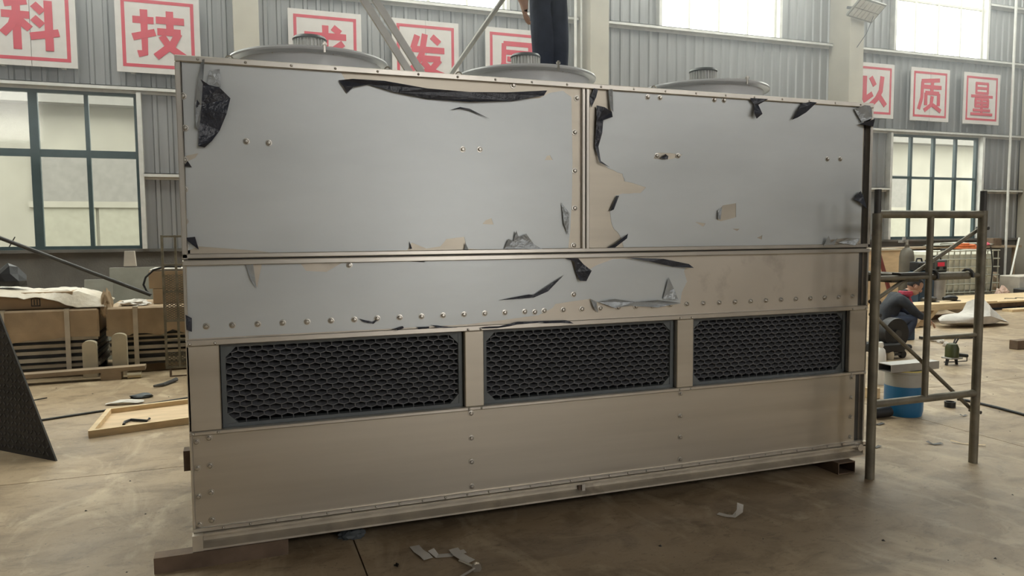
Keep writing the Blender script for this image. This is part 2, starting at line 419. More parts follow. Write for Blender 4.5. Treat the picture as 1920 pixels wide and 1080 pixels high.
struct(MB().box(X1, X1 + .2, Y0 - .2, YW + .3, 0, ZR).build('wall_right', 'sheet'))
ce = root('ceiling')
SK = [(-12.0, -7.0), (-5.4, -.4), (1.0, 6.0), (7.4, 12.4), (13.8, 18.8), (20.2, 25.2)]; SY = (6.6, 13.5)  # unseen skylights, added so more daylight reaches the rear of the hall
MB().box(X0 - .2, X1 + .2, Y0 - .2, SY[0], ZR, ZR + .15).build('roof_sheet', 'ceiling', ce)
MB().box(X0 - .2, X1 + .2, SY[1], YW + .3, ZR, ZR + .15).build('roof_sheet', 'ceiling', ce)
xs = X0 - .2
for (a, b) in SK:
    MB().box(xs, a, SY[0], SY[1], ZR, ZR + .15).build('roof_sheet', 'ceiling', ce); xs = b
    MB().box(a, b, SY[0], SY[1], ZR + .06, ZR + .07).build('added_skylight_pane', 'glass', ce)
    portal('added_roof_daylight', ((a + b) / 2, sum(SY) / 2, ZR + .12), b - a, SY[1] - SY[0], (0, 0, 0))
MB().box(xs, X1 + .2, SY[0], SY[1], ZR, ZR + .15).build('roof_sheet', 'ceiling', ce)

# thin haze volume, partly standing in for bluish glare from the windows
hz = bpy.data.materials.new('workshop_haze'); hz.use_nodes = True
hz.node_tree.nodes.clear()
ho = hz.node_tree.nodes.new('ShaderNodeOutputMaterial'); hs = hz.node_tree.nodes.new('ShaderNodeVolumeScatter')
hs.inputs['Color'].default_value = (0.88, 0.94, 1.0, 1); hs.inputs['Density'].default_value = 0.018; hs.inputs['Anisotropy'].default_value = 0.6
hz.node_tree.links.new(hs.outputs[0], ho.inputs['Volume'])
hzo = MB().box(X0 + .02, X1 - .02, Y0 + .02, YW - .25, 2.7, ZR - .05).build('haze', hz); hzo['kind'] = 'stuff'
hzo['label'] = 'thin pale haze in the hall, partly standing in for window glare'; hzo['category'] = 'haze'

# ------------------------------------------------------------------ outside
struct(MB().box(-60, 80, YW + .3, 60, -.25, -.05).build('outside_ground', 'outground'))
ob = thing('outside_building', (0, 24, 0), 'pale cream building seen through the hall windows', 'building')
MB().box(-30, 50, 24, 30, -.05, 5.6).build('wall', 'cream', ob)
MB().box(-30, 50, 23.5, 24, 5.2, 5.5).build('eave', 'cream2', ob)
for p in (-12, -2.0, 24.0):
    MB().box(p - 3.2, p + 3.0, 23.93, 24, 2.55, 3.9).build('shutter', 'cream2', ob)
    MB().box(p - 3.3, p + 3.1, 23.9, 24, 2.38, 2.55).build('ledge', 'cream', ob)
    for k in range(4):
        MB().box(p - 3.1 + k * 1.5, p - 1.68 + k * 1.5, 23.95, 24, .1, 2.38).build('door_panel', 'cream3', ob)

# ------------------------------------------------------------------ sign boards
# heavy block characters as brush strokes on a 100 x 100 grid: (stroke width, polylines)
GLY = {
 '科': (11, [[(8, 88), (46, 95)], [(3, 68), (50, 68)], [(28, 92), (28, 2)], [(26, 66), (20, 48), (4, 30)], [(30, 60), (50, 42)], [(57, 90), (72, 75)], [(56, 64), (71, 50)], [(50, 28), (99, 38)], [(82, 98), (82, 2)]]),
 '技': (11, [[(3, 77), (42, 77)], [(24, 98), (24, 12), (11, 9)], [(2, 42), (44, 54)], [(46, 79), (99, 79)], [(72, 98), (72, 56)], [(48, 56), (92, 56)], [(88, 55), (76, 32), (44, 5)], [(56, 48), (70, 26), (99, 6)]]),
 '求': (11, [[(5, 75), (95, 75)], [(50, 98), (50, 9), (36, 8)], [(66, 95), (82, 83)], [(14, 60), (34, 44)], [(4, 17), (40, 35)], [(88, 62), (62, 42)], [(56, 50), (72, 28), (96, 10)]]),
 '发': (11, [[(30, 94), (20, 64)], [(16, 63), (94, 63)], [(64, 94), (82, 79)], [(48, 98), (40, 52), (26, 26), (5, 7)], [(38, 43), (84, 43)], [(82, 42), (64, 20), (28, 3)], [(42, 36), (62, 16), (97, 4)]]),
 '展': (9, [[(17, 93), (90, 93)], [(86, 93), (86, 72)], [(17, 73), (90, 73)], [(18, 93), (17, 48), (4, 5)], [(26, 57), (93, 57)], [(42, 67), (42, 40)], [(68, 67), (68, 40)], [(22, 41), (97, 41)], [(38, 39), (38, 7)], [(36, 7), (60, 17)], [(90, 32), (66, 19)], [(54, 38), (68, 18), (96, 4)]]),
 '以': (12, [[(16, 90), (16, 24)], [(10, 18), (46, 40)], [(38, 88), (54, 64)], [(82, 92), (77, 50), (62, 26), (36, 5)], [(70, 36), (96, 8)]]),
 '质': (9.5, [[(14, 89), (88, 95)], [(18, 88), (16, 40), (4, 5)], [(20, 73), (95, 73)], [(58, 92), (56, 56)], [(30, 55), (86, 55)], [(32, 55), (32, 18)], [(84, 55), (84, 18)], [(58, 46), (54, 20), (26, 2)], [(60, 20), (94, 2)]]),
 '量': (6.5, [[(22, 97), (78, 97)], [(22, 82), (78, 82)], [(22, 67), (78, 67)], [(25, 98), (25, 66)], [(75, 98), (75, 66)], [(3, 57), (97, 57)], [(20, 48), (80, 48)], [(20, 37), (80, 37)], [(20, 26), (80, 26)], [(23, 48), (23, 26)], [(77, 48), (77, 26)], [(50, 48), (50, 2)], [(13, 14), (87, 14)], [(3, 2), (97, 2)]]),
}
def glyph_mesh(ch, size):
    w, strokes = GLY[ch]; w *= 1.28; vs = []; fs = []; k = size / 100
    for st in strokes:
        n = len(st); L_ = []; 
        for i_ in range(n):
            a = Vector(st[max(i_ - 1, 0)]); b_ = Vector(st[i_]); c_ = Vector(st[min(i_ + 1, n - 1)])
            d = ((b_ - a).normalized() if i_ else Vector((0, 0))) + ((c_ - b_).normalized() if i_ < n - 1 else Vector((0, 0)))
            d.normalize(); L_.append((b_, Vector((-d.y, d.x)) * w / 2))
        o_ = len(vs)
        for b_, nn in L_: vs += [b_ + nn, b_ - nn]
        fs += [(o_ + 2 * i_, o_ + 2 * i_ + 1, o_ + 2 * i_ + 3, o_ + 2 * i_ + 2) for i_ in range(n - 1)]
    return [((v.x - 50) * k, (v.y - 50) * k) for v in vs], fs
SB = 1.26; ZC = 4.87; YS_ = YW - .20
signs = [('科', W(143, 60, YS_).x - SB / 2, 'leftmost'), ('技', W(297, 60, YS_).x, ''), ('求', W(610, 60, YS_).x, ''), ('发', W(798, 60, YS_).x, ''), ('展', W(910, 60, YS_).x + SB / 2, ''),
         ('以', W(1676, 180, YS_).x - SB / 2, ''), ('质', W(1744, 180, YS_).x, ''), ('量', W(1841, 180, YS_).x, '')]
slab = ['square white sign with red border and red character 科, leftmost, above the dark-framed window',
        'square white sign with red border and red character 技 above the machine\'s left corner',
        'square white sign with red character 求, partly hidden behind the left fan',
        'square white sign with red character 发, crossed by the dark leaning bars',
        'square white sign with red character 展, partly hidden behind the standing person',
        'square white sign with red character 以, half hidden behind the lamp column',
        'square white sign with red border and red character 质, middle of the three on the right',
        'square white sign with red border and red character 量, rightmost']
for (ch, x, _), lb in zip(signs, slab):
    o = thing('sign_board', (x, YS_, ZC - SB / 2), lb, 'sign', 'red and white slogan signs')
    h = SB / 2
    if ch in '科发质':
        MB().box(x - h, x - .004, YS_, YS_ + .02, ZC - h, ZC + h).build('board', 'signwhite', o)
        MB().box(x + .004, x + h, YS_, YS_ + .02, ZC - h, ZC + h).build('board', 'signwhite', o)
    else:
        MB().box(x - h, x + h, YS_, YS_ + .02, ZC - h, ZC + h).build('board', 'signwhite', o)
    for s_ in (-1, 1):
        MB().box(x + s_ * h * .65 - .03, x + s_ * h * .65 + .03, YS_ + .02, YS_ + .165, ZC - h, ZC + h).build('batten', 'girt', o)
    i0 = h - .09; t = .052; m = MB()
    m.box(x - i0, x + i0, YS_ - .003, YS_, ZC + i0 - t, ZC + i0); m.box(x - i0, x + i0, YS_ - .003, YS_, ZC - i0, ZC - i0 + t)
    m.box(x - i0, x - i0 + t, YS_ - .003, YS_, ZC - i0 + t, ZC + i0 - t); m.box(x + i0 - t, x + i0, YS_ - .003, YS_, ZC - i0 + t, ZC + i0 - t)
    m.build('border', 'red', o)
    vs, fs = glyph_mesh(ch, .80)
    gl = MB()
    n = len(vs)
    for k4, q4 in enumerate(fs):      # every stroke a thin plate of cut vinyl
        c4 = [vs[i_] for i_ in q4]
        gl.add([(x + a, YS_ - .004 - .0007 * k4, ZC + b) for a, b in c4] + [(x + a, YS_, ZC + b) for a, b in c4], [(0, 1, 2, 3), (0, 4, 5, 1), (1, 5, 6, 2), (2, 6, 7, 3), (3, 7, 4, 0)])
    gl.build('character', 'red', o)

# ------------------------------------------------------------------ the cooling tower
F = 3.84; XL, XR, XC = -.238, 3.967, 1.868; ZB, ZP, ZM, ZTOP = .077, .154, 1.482, 2.431; YB = 5.24
ct = thing('cooling_tower', (1.86, 4.5, 0), 'large stainless closed-circuit cooling tower with torn protective film and three top fans', 'cooling tower')
def P(name, m, *boxes, bev=0.0, smooth=False):
    b = MB()
    for q in boxes: b.box(*q, bev=bev)
    return b.build(name, m, ct, smooth)
P('casing', 'casing', (XL + .02, XR - .02, F + .12, YB, ZP, ZTOP - .03))
P('deck', 'edge', (XL, XR, F + .02, YB, ZTOP - .03, ZTOP - .012))
P('end_plate', 'steel', (XL, XL + .02, F + .02, YB, ZP, ZTOP - .03)); P('end_plate', 'steel', (XR - .02, XR, F + .03, YB, ZP, ZTOP - .03))
XR2 = 3.89
P('upper_panel', 'steel', (XL + .035, XC - .022, F + .006, F + .02, ZM + .02, ZTOP - .03))
P('upper_panel', 'steel', (XC + .022, XR2 + .012, F + .006, F + .02, ZM + .02, ZTOP - .03))
P('band_panel', 'steelband', (XL + .012, XR2, F + .006, F + .02, 1.098, ZM - .02))
P('lower_panel', 'steel', (XL + .012, XR2, F + .006, F + .02, ZP + .02, .632))
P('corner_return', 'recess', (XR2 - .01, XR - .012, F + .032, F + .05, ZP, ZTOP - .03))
P('top_rail', 'edge', (XL, XR, F - .012, F + .02, ZTOP - .03, ZTOP), bev=.004)
P('side_rail', 'edge', (XL, XL + .026, F - .012, F + .02, ZM, ZTOP - .03), bev=.004)
P('side_rail', 'edge', (XL, XL + .014, F - .006, F + .02, ZP, ZM - .02), bev=.003)
P('side_rail', 'edge', (XR - .022, XR, F - .012, F + .04, ZM, ZTOP - .03), bev=.004)
P('side_rail', 'edge', (XR - .014, XR, F - .006, F + .04, ZP, ZM - .02), bev=.003)
P('centre_rail', 'edge', (XC - .024, XC - .002, F - .012, F + .02, ZM + .018, ZTOP - .03), bev=.004)
P('centre_rail', 'edge', (XC + .002, XC + .024, F - .012, F + .02, ZM + .018, ZTOP - .03), bev=.004)
P('middle_rail', 'edge', (XL, XR, F - .012, F + .02, ZM + .004, ZM + .028), bev=.004)
P('middle_rail', 'edge', (XL, XR, F - .014, F + .02, ZM - .030, ZM - .003), bev=.004)
P('middle_groove', 'dark', (XL + .01, XR - .01, F + .01, F + .02, ZM - .01, ZM + .01))
P('grille_rail', 'edge', (XL, XR, F - .010, F + .02, 1.068, 1.098), bev=.004)
P('grille_sill', 'edge', (XL, XR, F - .012, F + .03, .632, .652), bev=.004)
posts = [(XL, -.09), (1.146, 1.254), (2.482, 2.598), (3.818, XR)]
for a, b in posts: P('grille_post', 'edge' if 0 else 'steel', (a, b, F - .006, F + .03, .652, 1.068), bev=.004)
P('lower_lip', 'edge', (XL, XR, F - .008, F + .02, ZP, ZP + .022), bev=.003)
# base channel: web set back between two flanges
b = MB(); b.box(XL, XR, F + .008, F + .018, ZB, ZP); b.box(XL, XR, F - .03, F + .018, ZP - .012, ZP - .002); b.box(XL, XR, F - .045, F + .018, ZB, ZB + .01)
b.add([(XL, F - .045, ZB + .01), (XR, F - .045, ZB + .01), (XR, F + .008, ZB + .03), (XL, F + .008, ZB + .03)], [(0, 1, 2, 3)])
b.build('base_channel', 'beam', ct)
P('channel_end', 'beam', (XL - .002, XL + .045, F - .048, F + .01, ZB, ZP))
q = W(1090, 912, F); P('weld_joint', 'rusty', (q.x - .022, q.x - .004, F - .006, F + .01, ZB + .012, ZP - .012)); P('weld_joint', 'edge', (q.x - .002, q.x + .018, F - .014, F + .01, ZB + .012, ZP - .012))
q = W(1610, 838, F - .03); MB().tube([(q.x, F - .05, q.z), (q.x, F + .01, q.z)], .024, 12).build('end_plug', 'edge', ct, True)
P('channel_end', 'beam', (XR - .03, XR + .004, F - .03, F + .01, ZB + .01, ZP + .02))
P('drain_stub', 'rusty', (XL - .035, XL, F + .08, F + .16, .44, .54))
P('base_channel', 'beam', (XL, XR, YB - .02, YB, ZB, ZP)); P('base_floor', 'dark', (XL + .02, XR - .02, F + .02, YB - .02, ZP - .02, ZP))

# bolts
bm_ = MB().lathe((0, 0, 0), [(.0001, .0), (.0165, .0), (.0165, .003), (.010, .0035), (.0105, .010), (.007, .013), (.0001, .0135)], 10)
bolt0 = bm_.build('bolt', 'bolt', ct, False)
bolt0.data.transform(Matrix.Rotation(R(90), 4, 'X'))     # axis towards the camera (-y)
off = parent_origin(ct)
bolt0.data.transform(Matrix.Identity(4))
for v in bolt0.data.vertices: pass
# geometry was shifted by the parent's origin: bring it back round its own origin
vs = [v.co.copy() for v in bolt0.data.vertices]
cen = Vector((sum(v.x for v in vs) / len(vs), sum(v.y for v in vs) / len(vs), sum(v.z for v in vs) / len(vs)))
ymax = max(v.y for v in vs)
for v in bolt0.data.vertices: v.co -= Vector((cen.x, ymax, cen.z))
BP = []
k = 0
x = -.144
while x < 3.87: BP.append((x, 1.160)); x += .1173
for x in (-.151, 1.18, 2.517, 3.856):
    for z in (.614, .476, .343, .205): BP.append((x, z))
for x in (XL + .03,):
    for z in (.60, .47, .33, .19): BP.append((x, z))
for px, py in ((462, 265), (504, 268), (868, 280), (900, 280), (1232, 292), (1272, 292), (1552, 298), (1576, 298), (1215, 182), (1238, 183), (1340, 187), (1358, 188), (1078, 248), (1078, 320), (1078, 390), (1076, 460), (343, 180), (347, 240), (346, 300), (346, 355), (347, 415), (347, 462), (1082, 184), (963, 160), (1003, 585), (655, 497), (1076, 552)):
    w = W(px, py, F); BP.append((w.x, w.z))
for i, (x, z) in enumerate(BP):
    loc = Vector((x, F + .0055, z))
    if i == 0: bolt0.location = loc - off
    else: clone(bolt0, loc, ct)
# small rivets
rv = MB().lathe((0, 0, 0), [(.0001, .005), (.004, .004), (.007, 0)], 8).build('rivet', 'bolt', None)
rv.data.transform(Matrix.Rotation(R(90), 4, 'X')); rv.parent = ct
RV = []
for a, b2 in posts:
    for z in (1.078, .642):
        RV += [(a + .018, z), (b2 - .018, z)]
x = -.1
while x < 3.9: RV.append((x, ZP + .012)); x += .125
x = XL + .1
while x < 3.9: RV.append((x, ZTOP - .015)); x += .21
for i, (x, z) in enumerate(RV):
    if i == 0: rv.location = Vector((x, F - .012, z)) - off
    else: clone(rv, (x, F - .012, z), ct)

# honeycomb air-inlet grilles
for (a, b2) in ((-.09, 1.146), (1.254, 2.482), (2.598, 3.818)):
    z0, z1 = .652, 1.068
    g = MB(); yb = F + .03
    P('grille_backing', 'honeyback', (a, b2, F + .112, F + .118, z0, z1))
    w, t = .026, .03
    fr = MB()
    fr.box(a + .004, a + w, yb, yb + .05, z0, z1); fr.box(b2 - w, b2 - .004, yb, yb + .05, z0, z1)
    fr.box(a + w, b2 - w, yb, yb + .05, z0, z0 + .018); fr.box(a + w, b2 - w, yb, yb + .05, z1 - .018, z1)
    for sx, cx in ((1, a + w), (-1, b2 - w)):
        for sz, cz in ((1, z0 + .018), (-1, z1 - .018)):
            fr.prism([(cx, yb + .004, cz), (cx + sx * .05, yb + .004, cz), (cx, yb + .004, cz + sz * .05)], (0, .03, 0))
    frm = fr.build('grille_frame', 'gframe', ct)
    hw, hv = .0565 / 2, .0275   # half width, row pitch
    th = .0038; dep = .06; rise = .018
    nx = int((b2 - a) / (2 * hw)) + 2; nz = int((z1 - z0) / hv) + 2
    x_lo, x_hi, z_lo, z_hi = a + w - .004, b2 - w + .004, z0 + .014, z1 - .014
    ed = set()
    for j in range(-1, nz):
        for i in range(-1, nx):
            ix = 2 * i + (j % 2)
            Pp = [(ix - 1, j, -1), (ix - 1, j, 1), (ix, j + 1, -1), (ix + 1, j, 1), (ix + 1, j, -1), (ix, j - 1, 1)]
            for e0, e1 in ((0, 1), (1, 2), (2, 3), (3, 4), (4, 5), (5, 0)):
                ed.add(tuple(sorted((Pp[e0], Pp[e1]))))
    s_ = .0092
    ed = [tuple((a + c3[0] * hw, z0 + c3[1] * hv + c3[2] * s_) for c3 in e2) for e2 in sorted(ed)]
    def cl(p_): return (min(max(p_[0], x_lo), x_hi), min(max(p_[1], z_lo), z_hi))
    hy = yb + .012
    for p_, q_ in ed:
        mx, mz = (p_[0] + q_[0]) / 2, (p_[1] + q_[1]) / 2
        if not (x_lo < mx < x_hi and z_lo < mz < z_hi): continue
        p_, q_ = cl(p_), cl(q_)
        d = Vector((q_[0] - p_[0], 0, q_[1] - p_[1]))
        if d.length < .003: continue
        n_ = Vector((-d.z, 0, d.x)).normalized() * th / 2
        A = Vector((p_[0], hy, p_[1])); B = Vector((q_[0], hy, q_[1])); D = Vector((0, dep, rise))
        vs = [A - n_, B - n_, B + n_, A + n_]; vs += [v + D for v in vs]
        g.add(vs, [(0, 1, 2, 3), (0, 4, 5, 1), (2, 6, 7, 3)])
    g.build('honeycomb_grille', 'honey', ct)

# protective film: outlines surveyed on the front plane
def fpts(l): return [W(px, py, F) for px, py in l]
def film(outer, holes):
    loops = [fpts(outer)] + [fpts(h) for h in holes]
    flat = [Vector((v.x, v.z, 0)) for lp in loops for v in lp]
    tri = tessellate_polygon([[Vector((v.x, v.z, 0)) for v in lp] for lp in loops])
    m = MB(); y = F + .0042
    n = len(flat)
    vs = [(v.x, y, v.y) for v in flat] + [(v.x, F + .0062, v.y) for v in flat]
    fs = [tuple(t) for t in tri]; k = 0
    for lp in loops:
        L_ = len(lp)
        for i in range(L_): fs.append((k + i, k + (i + 1) % L_, k + (i + 1) % L_ + n, k + i + n))
        k += L_
    m.add(vs, fs); return m.build('protective_film', 'film', ct)
def jag(l, amp=1.5, n=4):
    out = []
    for i in range(len(l)):
        a, b_ = l[i], l[(i + 1) % len(l)]; out.append(a)
        if math.hypot(a[0] - b_[0], a[1] - b_[1]) < 70:
            for k in range(1, n):
                t = k / n; out.append((a[0] + (b_[0] - a[0]) * t + random.uniform(-amp, amp), a[1] + (b_[1] - a[1]) * t + random.uniform(-amp, amp)))
    return out
film([(340, 116), (640, 136), (652, 158), (690, 156), (720, 160), (800, 182), (900, 190), (1012, 184), (1030, 174), (1056, 170), (1072, 182), (1074, 300), (1073, 370), (1070, 430), (1066, 467), (905, 468), (876, 466), (871, 444), (838, 448), (826, 462), (800, 466), (772, 455), (764, 469), (520, 475), (480, 470), (372, 462), (352, 470), (347, 300)],
     [[(905, 420), (911, 413), (922, 409), (926, 421)], [(1022, 300), (1026, 292), (1032, 291), (1037, 300)], [(348, 292), (372, 287), (366, 296), (350, 303)]])
film(jag([(1142, 166), (1148, 205), (1128, 232), (1122, 255), (1118, 280), (1124, 304), (1142, 316), (1168, 326), (1172, 340), (1212, 351), (1202, 362), (1168, 363), (1155, 366), (1144, 394), (1149, 424), (1162, 440), (1170, 464)], 1.2, 3)[:-2] + [(1170, 464), (1545, 462), (1556, 450), (1590, 446), (1614, 447), (1616, 400), (1620, 202)],
     [[(1345, 412), (1348, 395), (1356, 385), (1381, 381), (1381, 407), (1368, 411), (1352, 415)], [(1304, 416), (1324, 419), (1319, 425)], [(1420, 446), (1430, 441), (1429, 449)], [(1226, 297), (1234, 286), (1258, 287), (1281, 290), (1262, 298), (1240, 299)], [(1374, 429), (1388, 429), (1383, 433)]])
film([(350, 494), (466, 490), (482, 540), (492, 490), (560, 489), (574, 508), (612, 510), (640, 494), (668, 488), (1070, 485), (1082, 520), (1102, 508), (1118, 498), (1150, 486), (1200, 485), (1288, 500), (1283, 508), (1289, 528), (1279, 548), (1276, 570), (1250, 568), (1215, 574), (1180, 571), (1160, 578), (1120, 566), (1108, 560), (1042, 570), (1036, 578), (1010, 591), (960, 598), (880, 608), (812, 612), (700, 618), (560, 625), (352, 636)],
     [[(740, 489), (795, 487), (797, 492)]])
def flap(pts, lift, m='filmdark', name='torn_film_flap'):
    P3 = fpts(pts); n = len(P3)
    c = sum(P3, Vector()) / n
    vs = []
    for i, p_ in enumerate(P3): vs.append(p_ + Vector((0, -.003 - (lift if i % 2 else lift * .35) * random.uniform(.6, 1.1), 0)))
    vs.append(c + Vector((0, -lift * .9, 0)))
    tri = tessellate_polygon([[Vector((p_.x, p_.z, 0)) for p_ in P3]])
    k = n + 1
    allv = vs[:n] + [v + Vector((0, .0012, 0)) for v in vs[:n]]
    fs = [tuple(t) for t in tri] + [tuple(i + n for i in t)[::-1] for t in tri] + [(i, (i + 1) % n, (i + 1) % n + n, i + n) for i in range(n)]
    MB().add(allv, fs).build(name, m, ct)
flap([(373, 160), (376, 150), (392, 160), (412, 166), (432, 185), (425, 215), (412, 245), (398, 265), (384, 277), (372, 275), (374, 230), (368, 200)], .022)
flap([(366, 190), (372, 150), (378, 113), (384, 113), (381, 150), (378, 200), (374, 245), (368, 240)], .03, 'filmgrey')
flap([(386, 160), (394, 132), (412, 130), (414, 165), (402, 163)], .014, 'filmgrey')
flap([(634, 151), (660, 149), (720, 152), (800, 167), (880, 173), (950, 174), (1025, 170), (1018, 180), (960, 190), (880, 192), (800, 186), (740, 174), (690, 159), (662, 164), (650, 175), (644, 164)], .016)
flap([(842, 207), (862, 201), (880, 204), (917, 223), (880, 208), (862, 204)], .005)
flap([(346, 446), (366, 444), (373, 468), (360, 458)], .02)
flap([(346, 312), (352, 302), (360, 314)], .012)
flap([(1117, 198), (1130, 202), (1146, 210), (1146, 220), (1130, 226), (1126, 250), (1121, 275), (1124, 302), (1142, 314), (1122, 305), (1114, 275), (1116, 230)], .02)
flap([(1104, 186), (1112, 166), (1121, 166), (1116, 182), (1108, 202)], .015)
flap([(1139, 168), (1146, 168), (1149, 210), (1142, 204)], .016, 'filmgrey')
flap([(1402, 184), (1435, 187), (1420, 197), (1423, 215), (1416, 223), (1409, 214), (1412, 197)], .03)
flap([(1505, 190), (1528, 193), (1510, 211), (1492, 221), (1483, 225), (1494, 205)], .022)
flap([(1600, 205), (1616, 198), (1632, 199), (1632, 222), (1614, 230)], .02, 'filmgrey')
flap([(1608, 233), (1634, 224), (1634, 238), (1622, 237)], .03)
flap([(1597, 374), (1604, 364), (1612, 358), (1615, 370), (1623, 391), (1606, 379)], .025)
flap([(1155, 367), (1159, 367), (1150, 393), (1142, 396)], .012)
flap([(1136, 465), (1150, 457), (1176, 438), (1172, 447), (1152, 464)], .02)
flap([(1540, 464), (1548, 442), (1556, 455), (1566, 446), (1560, 464)], .03, 'filmgrey')
flap([(1570, 455), (1590, 446), (1612, 447), (1600, 460)], .012, 'filmgrey')
flap([(1058, 484), (1080, 484), (1092, 495), (1105, 507), (1098, 527), (1085, 526), (1078, 510), (1074, 490)], .026)
flap([(1172, 483), (1240, 485), (1290, 495), (1297, 502), (1260, 500), (1215, 490)], .02)
flap([(933, 563), (990, 552), (1000, 553), (1022, 538), (1056, 516), (1026, 546), (1000, 558), (960, 561)], .01)
flap([(720, 622), (755, 611), (757, 615), (742, 620)], .008)
flap([(782, 613), (804, 612), (804, 617), (783, 617)], .008)
flap([(806, 609), (850, 613), (890, 613), (935, 611), (970, 603), (1060, 600), (1085, 607), (1050, 605), (985, 607), (930, 615), (870, 617), (820, 614)], .012)
flap([(1106, 560), (1116, 566), (1120, 586), (1112, 578)], .015, 'filmgrey')
flap([(1120, 566), (1150, 560), (1190, 566), (1230, 562), (1276, 568), (1230, 576), (1180, 573), (1150, 577)], .02, 'filmgrey')
flap([(1242, 560), (1252, 520), (1262, 540), (1270, 562)], .012, 'filmgrey')
flap([(945, 466), (952, 448), (962, 452), (966, 432), (972, 445), (985, 438), (1000, 458), (1015, 467)], .014, 'filmgrey')
flap([(460, 495), (474, 492), (481, 541), (470, 525)], .012, 'filmgrey')
flap([(767, 452), (772, 466), (768, 467)], .01)
flap([(872, 455), (877, 468), (870, 468)], .014, 'filmgrey')
flap([(1345, 395), (1352, 388), (1350, 412), (1344, 410)], .01, 'filmgrey')
flap([(1236, 297), (1246, 289), (1252, 293), (1250, 299)], .012)
flap([(1052, 380), (1066, 400), (1064, 440), (1056, 420)], .01, 'filmgrey')
flap([(348, 590), (360, 596), (360, 622), (350, 618)], .012)
flap([(672, 597), (682, 604), (700, 607), (710, 598), (698, 603), (684, 600)], .006)

# fans
FC = [(.440, 4.527), (1.780, 4.527), (3.120, 4.527)]
zd = ZTOP - .012
for (cx, cy) in FC:
    cw = MB().lathe((cx, cy, zd), [(.435, 0), (.435, .012), (.405, .014), (.398, .04), (.40, .118), (.412, .142), (.402, .142), (.390, .118), (.388, .0)], 64, True).build('fan_cowl', 'cowl', ct, True)
    MB().lathe((cx, cy, zd), [(.405, .136), (.432, .138), (.446, .145), (.449, .154), (.444, .164), (.430, .166), (.408, .158), (.398, .146)], 64, True).build('cowl_lip', 'lip', cw, True)
    gd = MB()
    for rr in (.10, .17, .24, .31, .38):
        gd.tube([(cx + rr * math.cos(2 * math.pi * k / 32), cy + rr * math.sin(2 * math.pi * k / 32), zd + .135) for k in range(33)], .003, 5, False)
    for k in range(8):
        t = math.pi * k / 4 + .2
        gd.tube([(cx + .08 * math.cos(t), cy + .08 * math.sin(t), zd + .135), (cx + .41 * math.cos(t), cy + .41 * math.sin(t), zd + .135)], .004, 5)
    gd.build('fan_guard', 'edge', cw)
    mo = MB().lathe((cx, cy, zd + .14), [(.001, -.06), (.075, -.06), (.078, .155), (.06, .172), (.001, .176)], 28).build('fan_motor', 'motor', ct, True)
    fn = MB()
    for k in range(28):
        t = 2 * math.pi * k / 28; c_, s_ = math.cos(t), math.sin(t)
        fn.bar((cx + .083 * c_, cy + .083 * s_, zd + .13), (cx + .083 * c_, cy + .083 * s_, zd + .292), .004, .022, (c_, s_, 0))
    fn.build('cooling_fins', 'motor', mo)
    MB().lathe((cx, cy, zd + .14), [(.094, .150), (.098, .158), (.088, .172), (.04, .180), (.001, .181)], 28).build('motor_cap', 'gframe', mo, True)
    bl = MB()
    for k in range(5):
        t = 2 * math.pi * k / 5
        u_ = Vector((math.cos(t), math.sin(t), 0)); v_ = Vector((-math.sin(t), math.cos(t), 0)); c0 = Vector((cx, cy, zd + .05))
        bl.prism([c0 + u_ * .06 - v_ * .03 - Vector((0, 0, .01)), c0 + u_ * .37 - v_ * .07 - Vector((0, 0, .02)), c0 + u_ * .38 + v_ * .07 + Vector((0, 0, .02)), c0 + u_ * .06 + v_ * .03 + Vector((0, 0, .01))], (0, 0, .006))
    bl.build('fan_blades', 'gframe', ct)
    for k in range(3):
        t = R(-86 + 120 * k); bx_, by_ = cx + .447 * math.cos(t), cy + .447 * math.sin(t)
        MB().tube([(bx_, by_, zd + .13), (bx_, by_, zd + .185)], .007, 8).lathe((bx_, by_, zd + .168), [(.001, .0), (.014, .0), (.014, .009), (.001, .01)], 8).build('cowl_bolt', 'bolt', cw)
# lifting eyes along the top edge
for px in (430, 727, 860, 1226):
    q = W(px, 120, 4.0); t_ = [2 * math.pi * k / 16 for k in range(17)]
    MB().tube([(q.x + .016 * math.cos(a_), 4.0, ZTOP + .032 + .016 * math.sin(a_)) for a_ in t_], .0045, 6, False).tube([(q.x, 4.0, ZTOP - .02), (q.x, 4.0, ZTOP + .016)], .007, 8).build('lifting_eye', 'bolt', ct, True)

# tubes the tower stands on
def sqtube(name, a, b, w, h, m, label, cat, group=None):
    a = Vector(a); b = Vector(b); d = (b - a).normalized(); sd = Vector((-d.y, d.x, 0)); t = .006; mb = MB()
    z0 = a.z
    for (o_, ww, zc, hh) in ((0, w, z0 + t / 2, t), (0, w, z0 + h - t / 2, t), (w / 2 - t / 2, t, z0 + h / 2, h - 2 * t), (-w / 2 + t / 2, t, z0 + h / 2, h - 2 * t)):
        mb.bar(Vector((a.x, a.y, zc)) + sd * o_, Vector((b.x, b.y, zc)) + sd * o_, ww, hh)
    return single(name, mb, m, label, cat, group)
sqtube('square_tube', (-.41, 3.825, 0), (.20, 3.825, 0), .08, ZB - .001, 'rusty', 'rusty square steel tube sticking out under the tower\'s left corner', 'steel tube')
sqtube('square_tube', (3.73, 3.74, 0), (3.73, 5.2, 0), .14, ZB - .001, 'rusty', 'open-ended square steel tube under the tower\'s right corner by the scaffold', 'steel tube')
sqtube('square_tube', (.5, 4.6, 0), (.5, 5.2, 0), .1, ZB - .001, 'rusty', 'rusty square tube in the dark under the tower', 'steel tube')

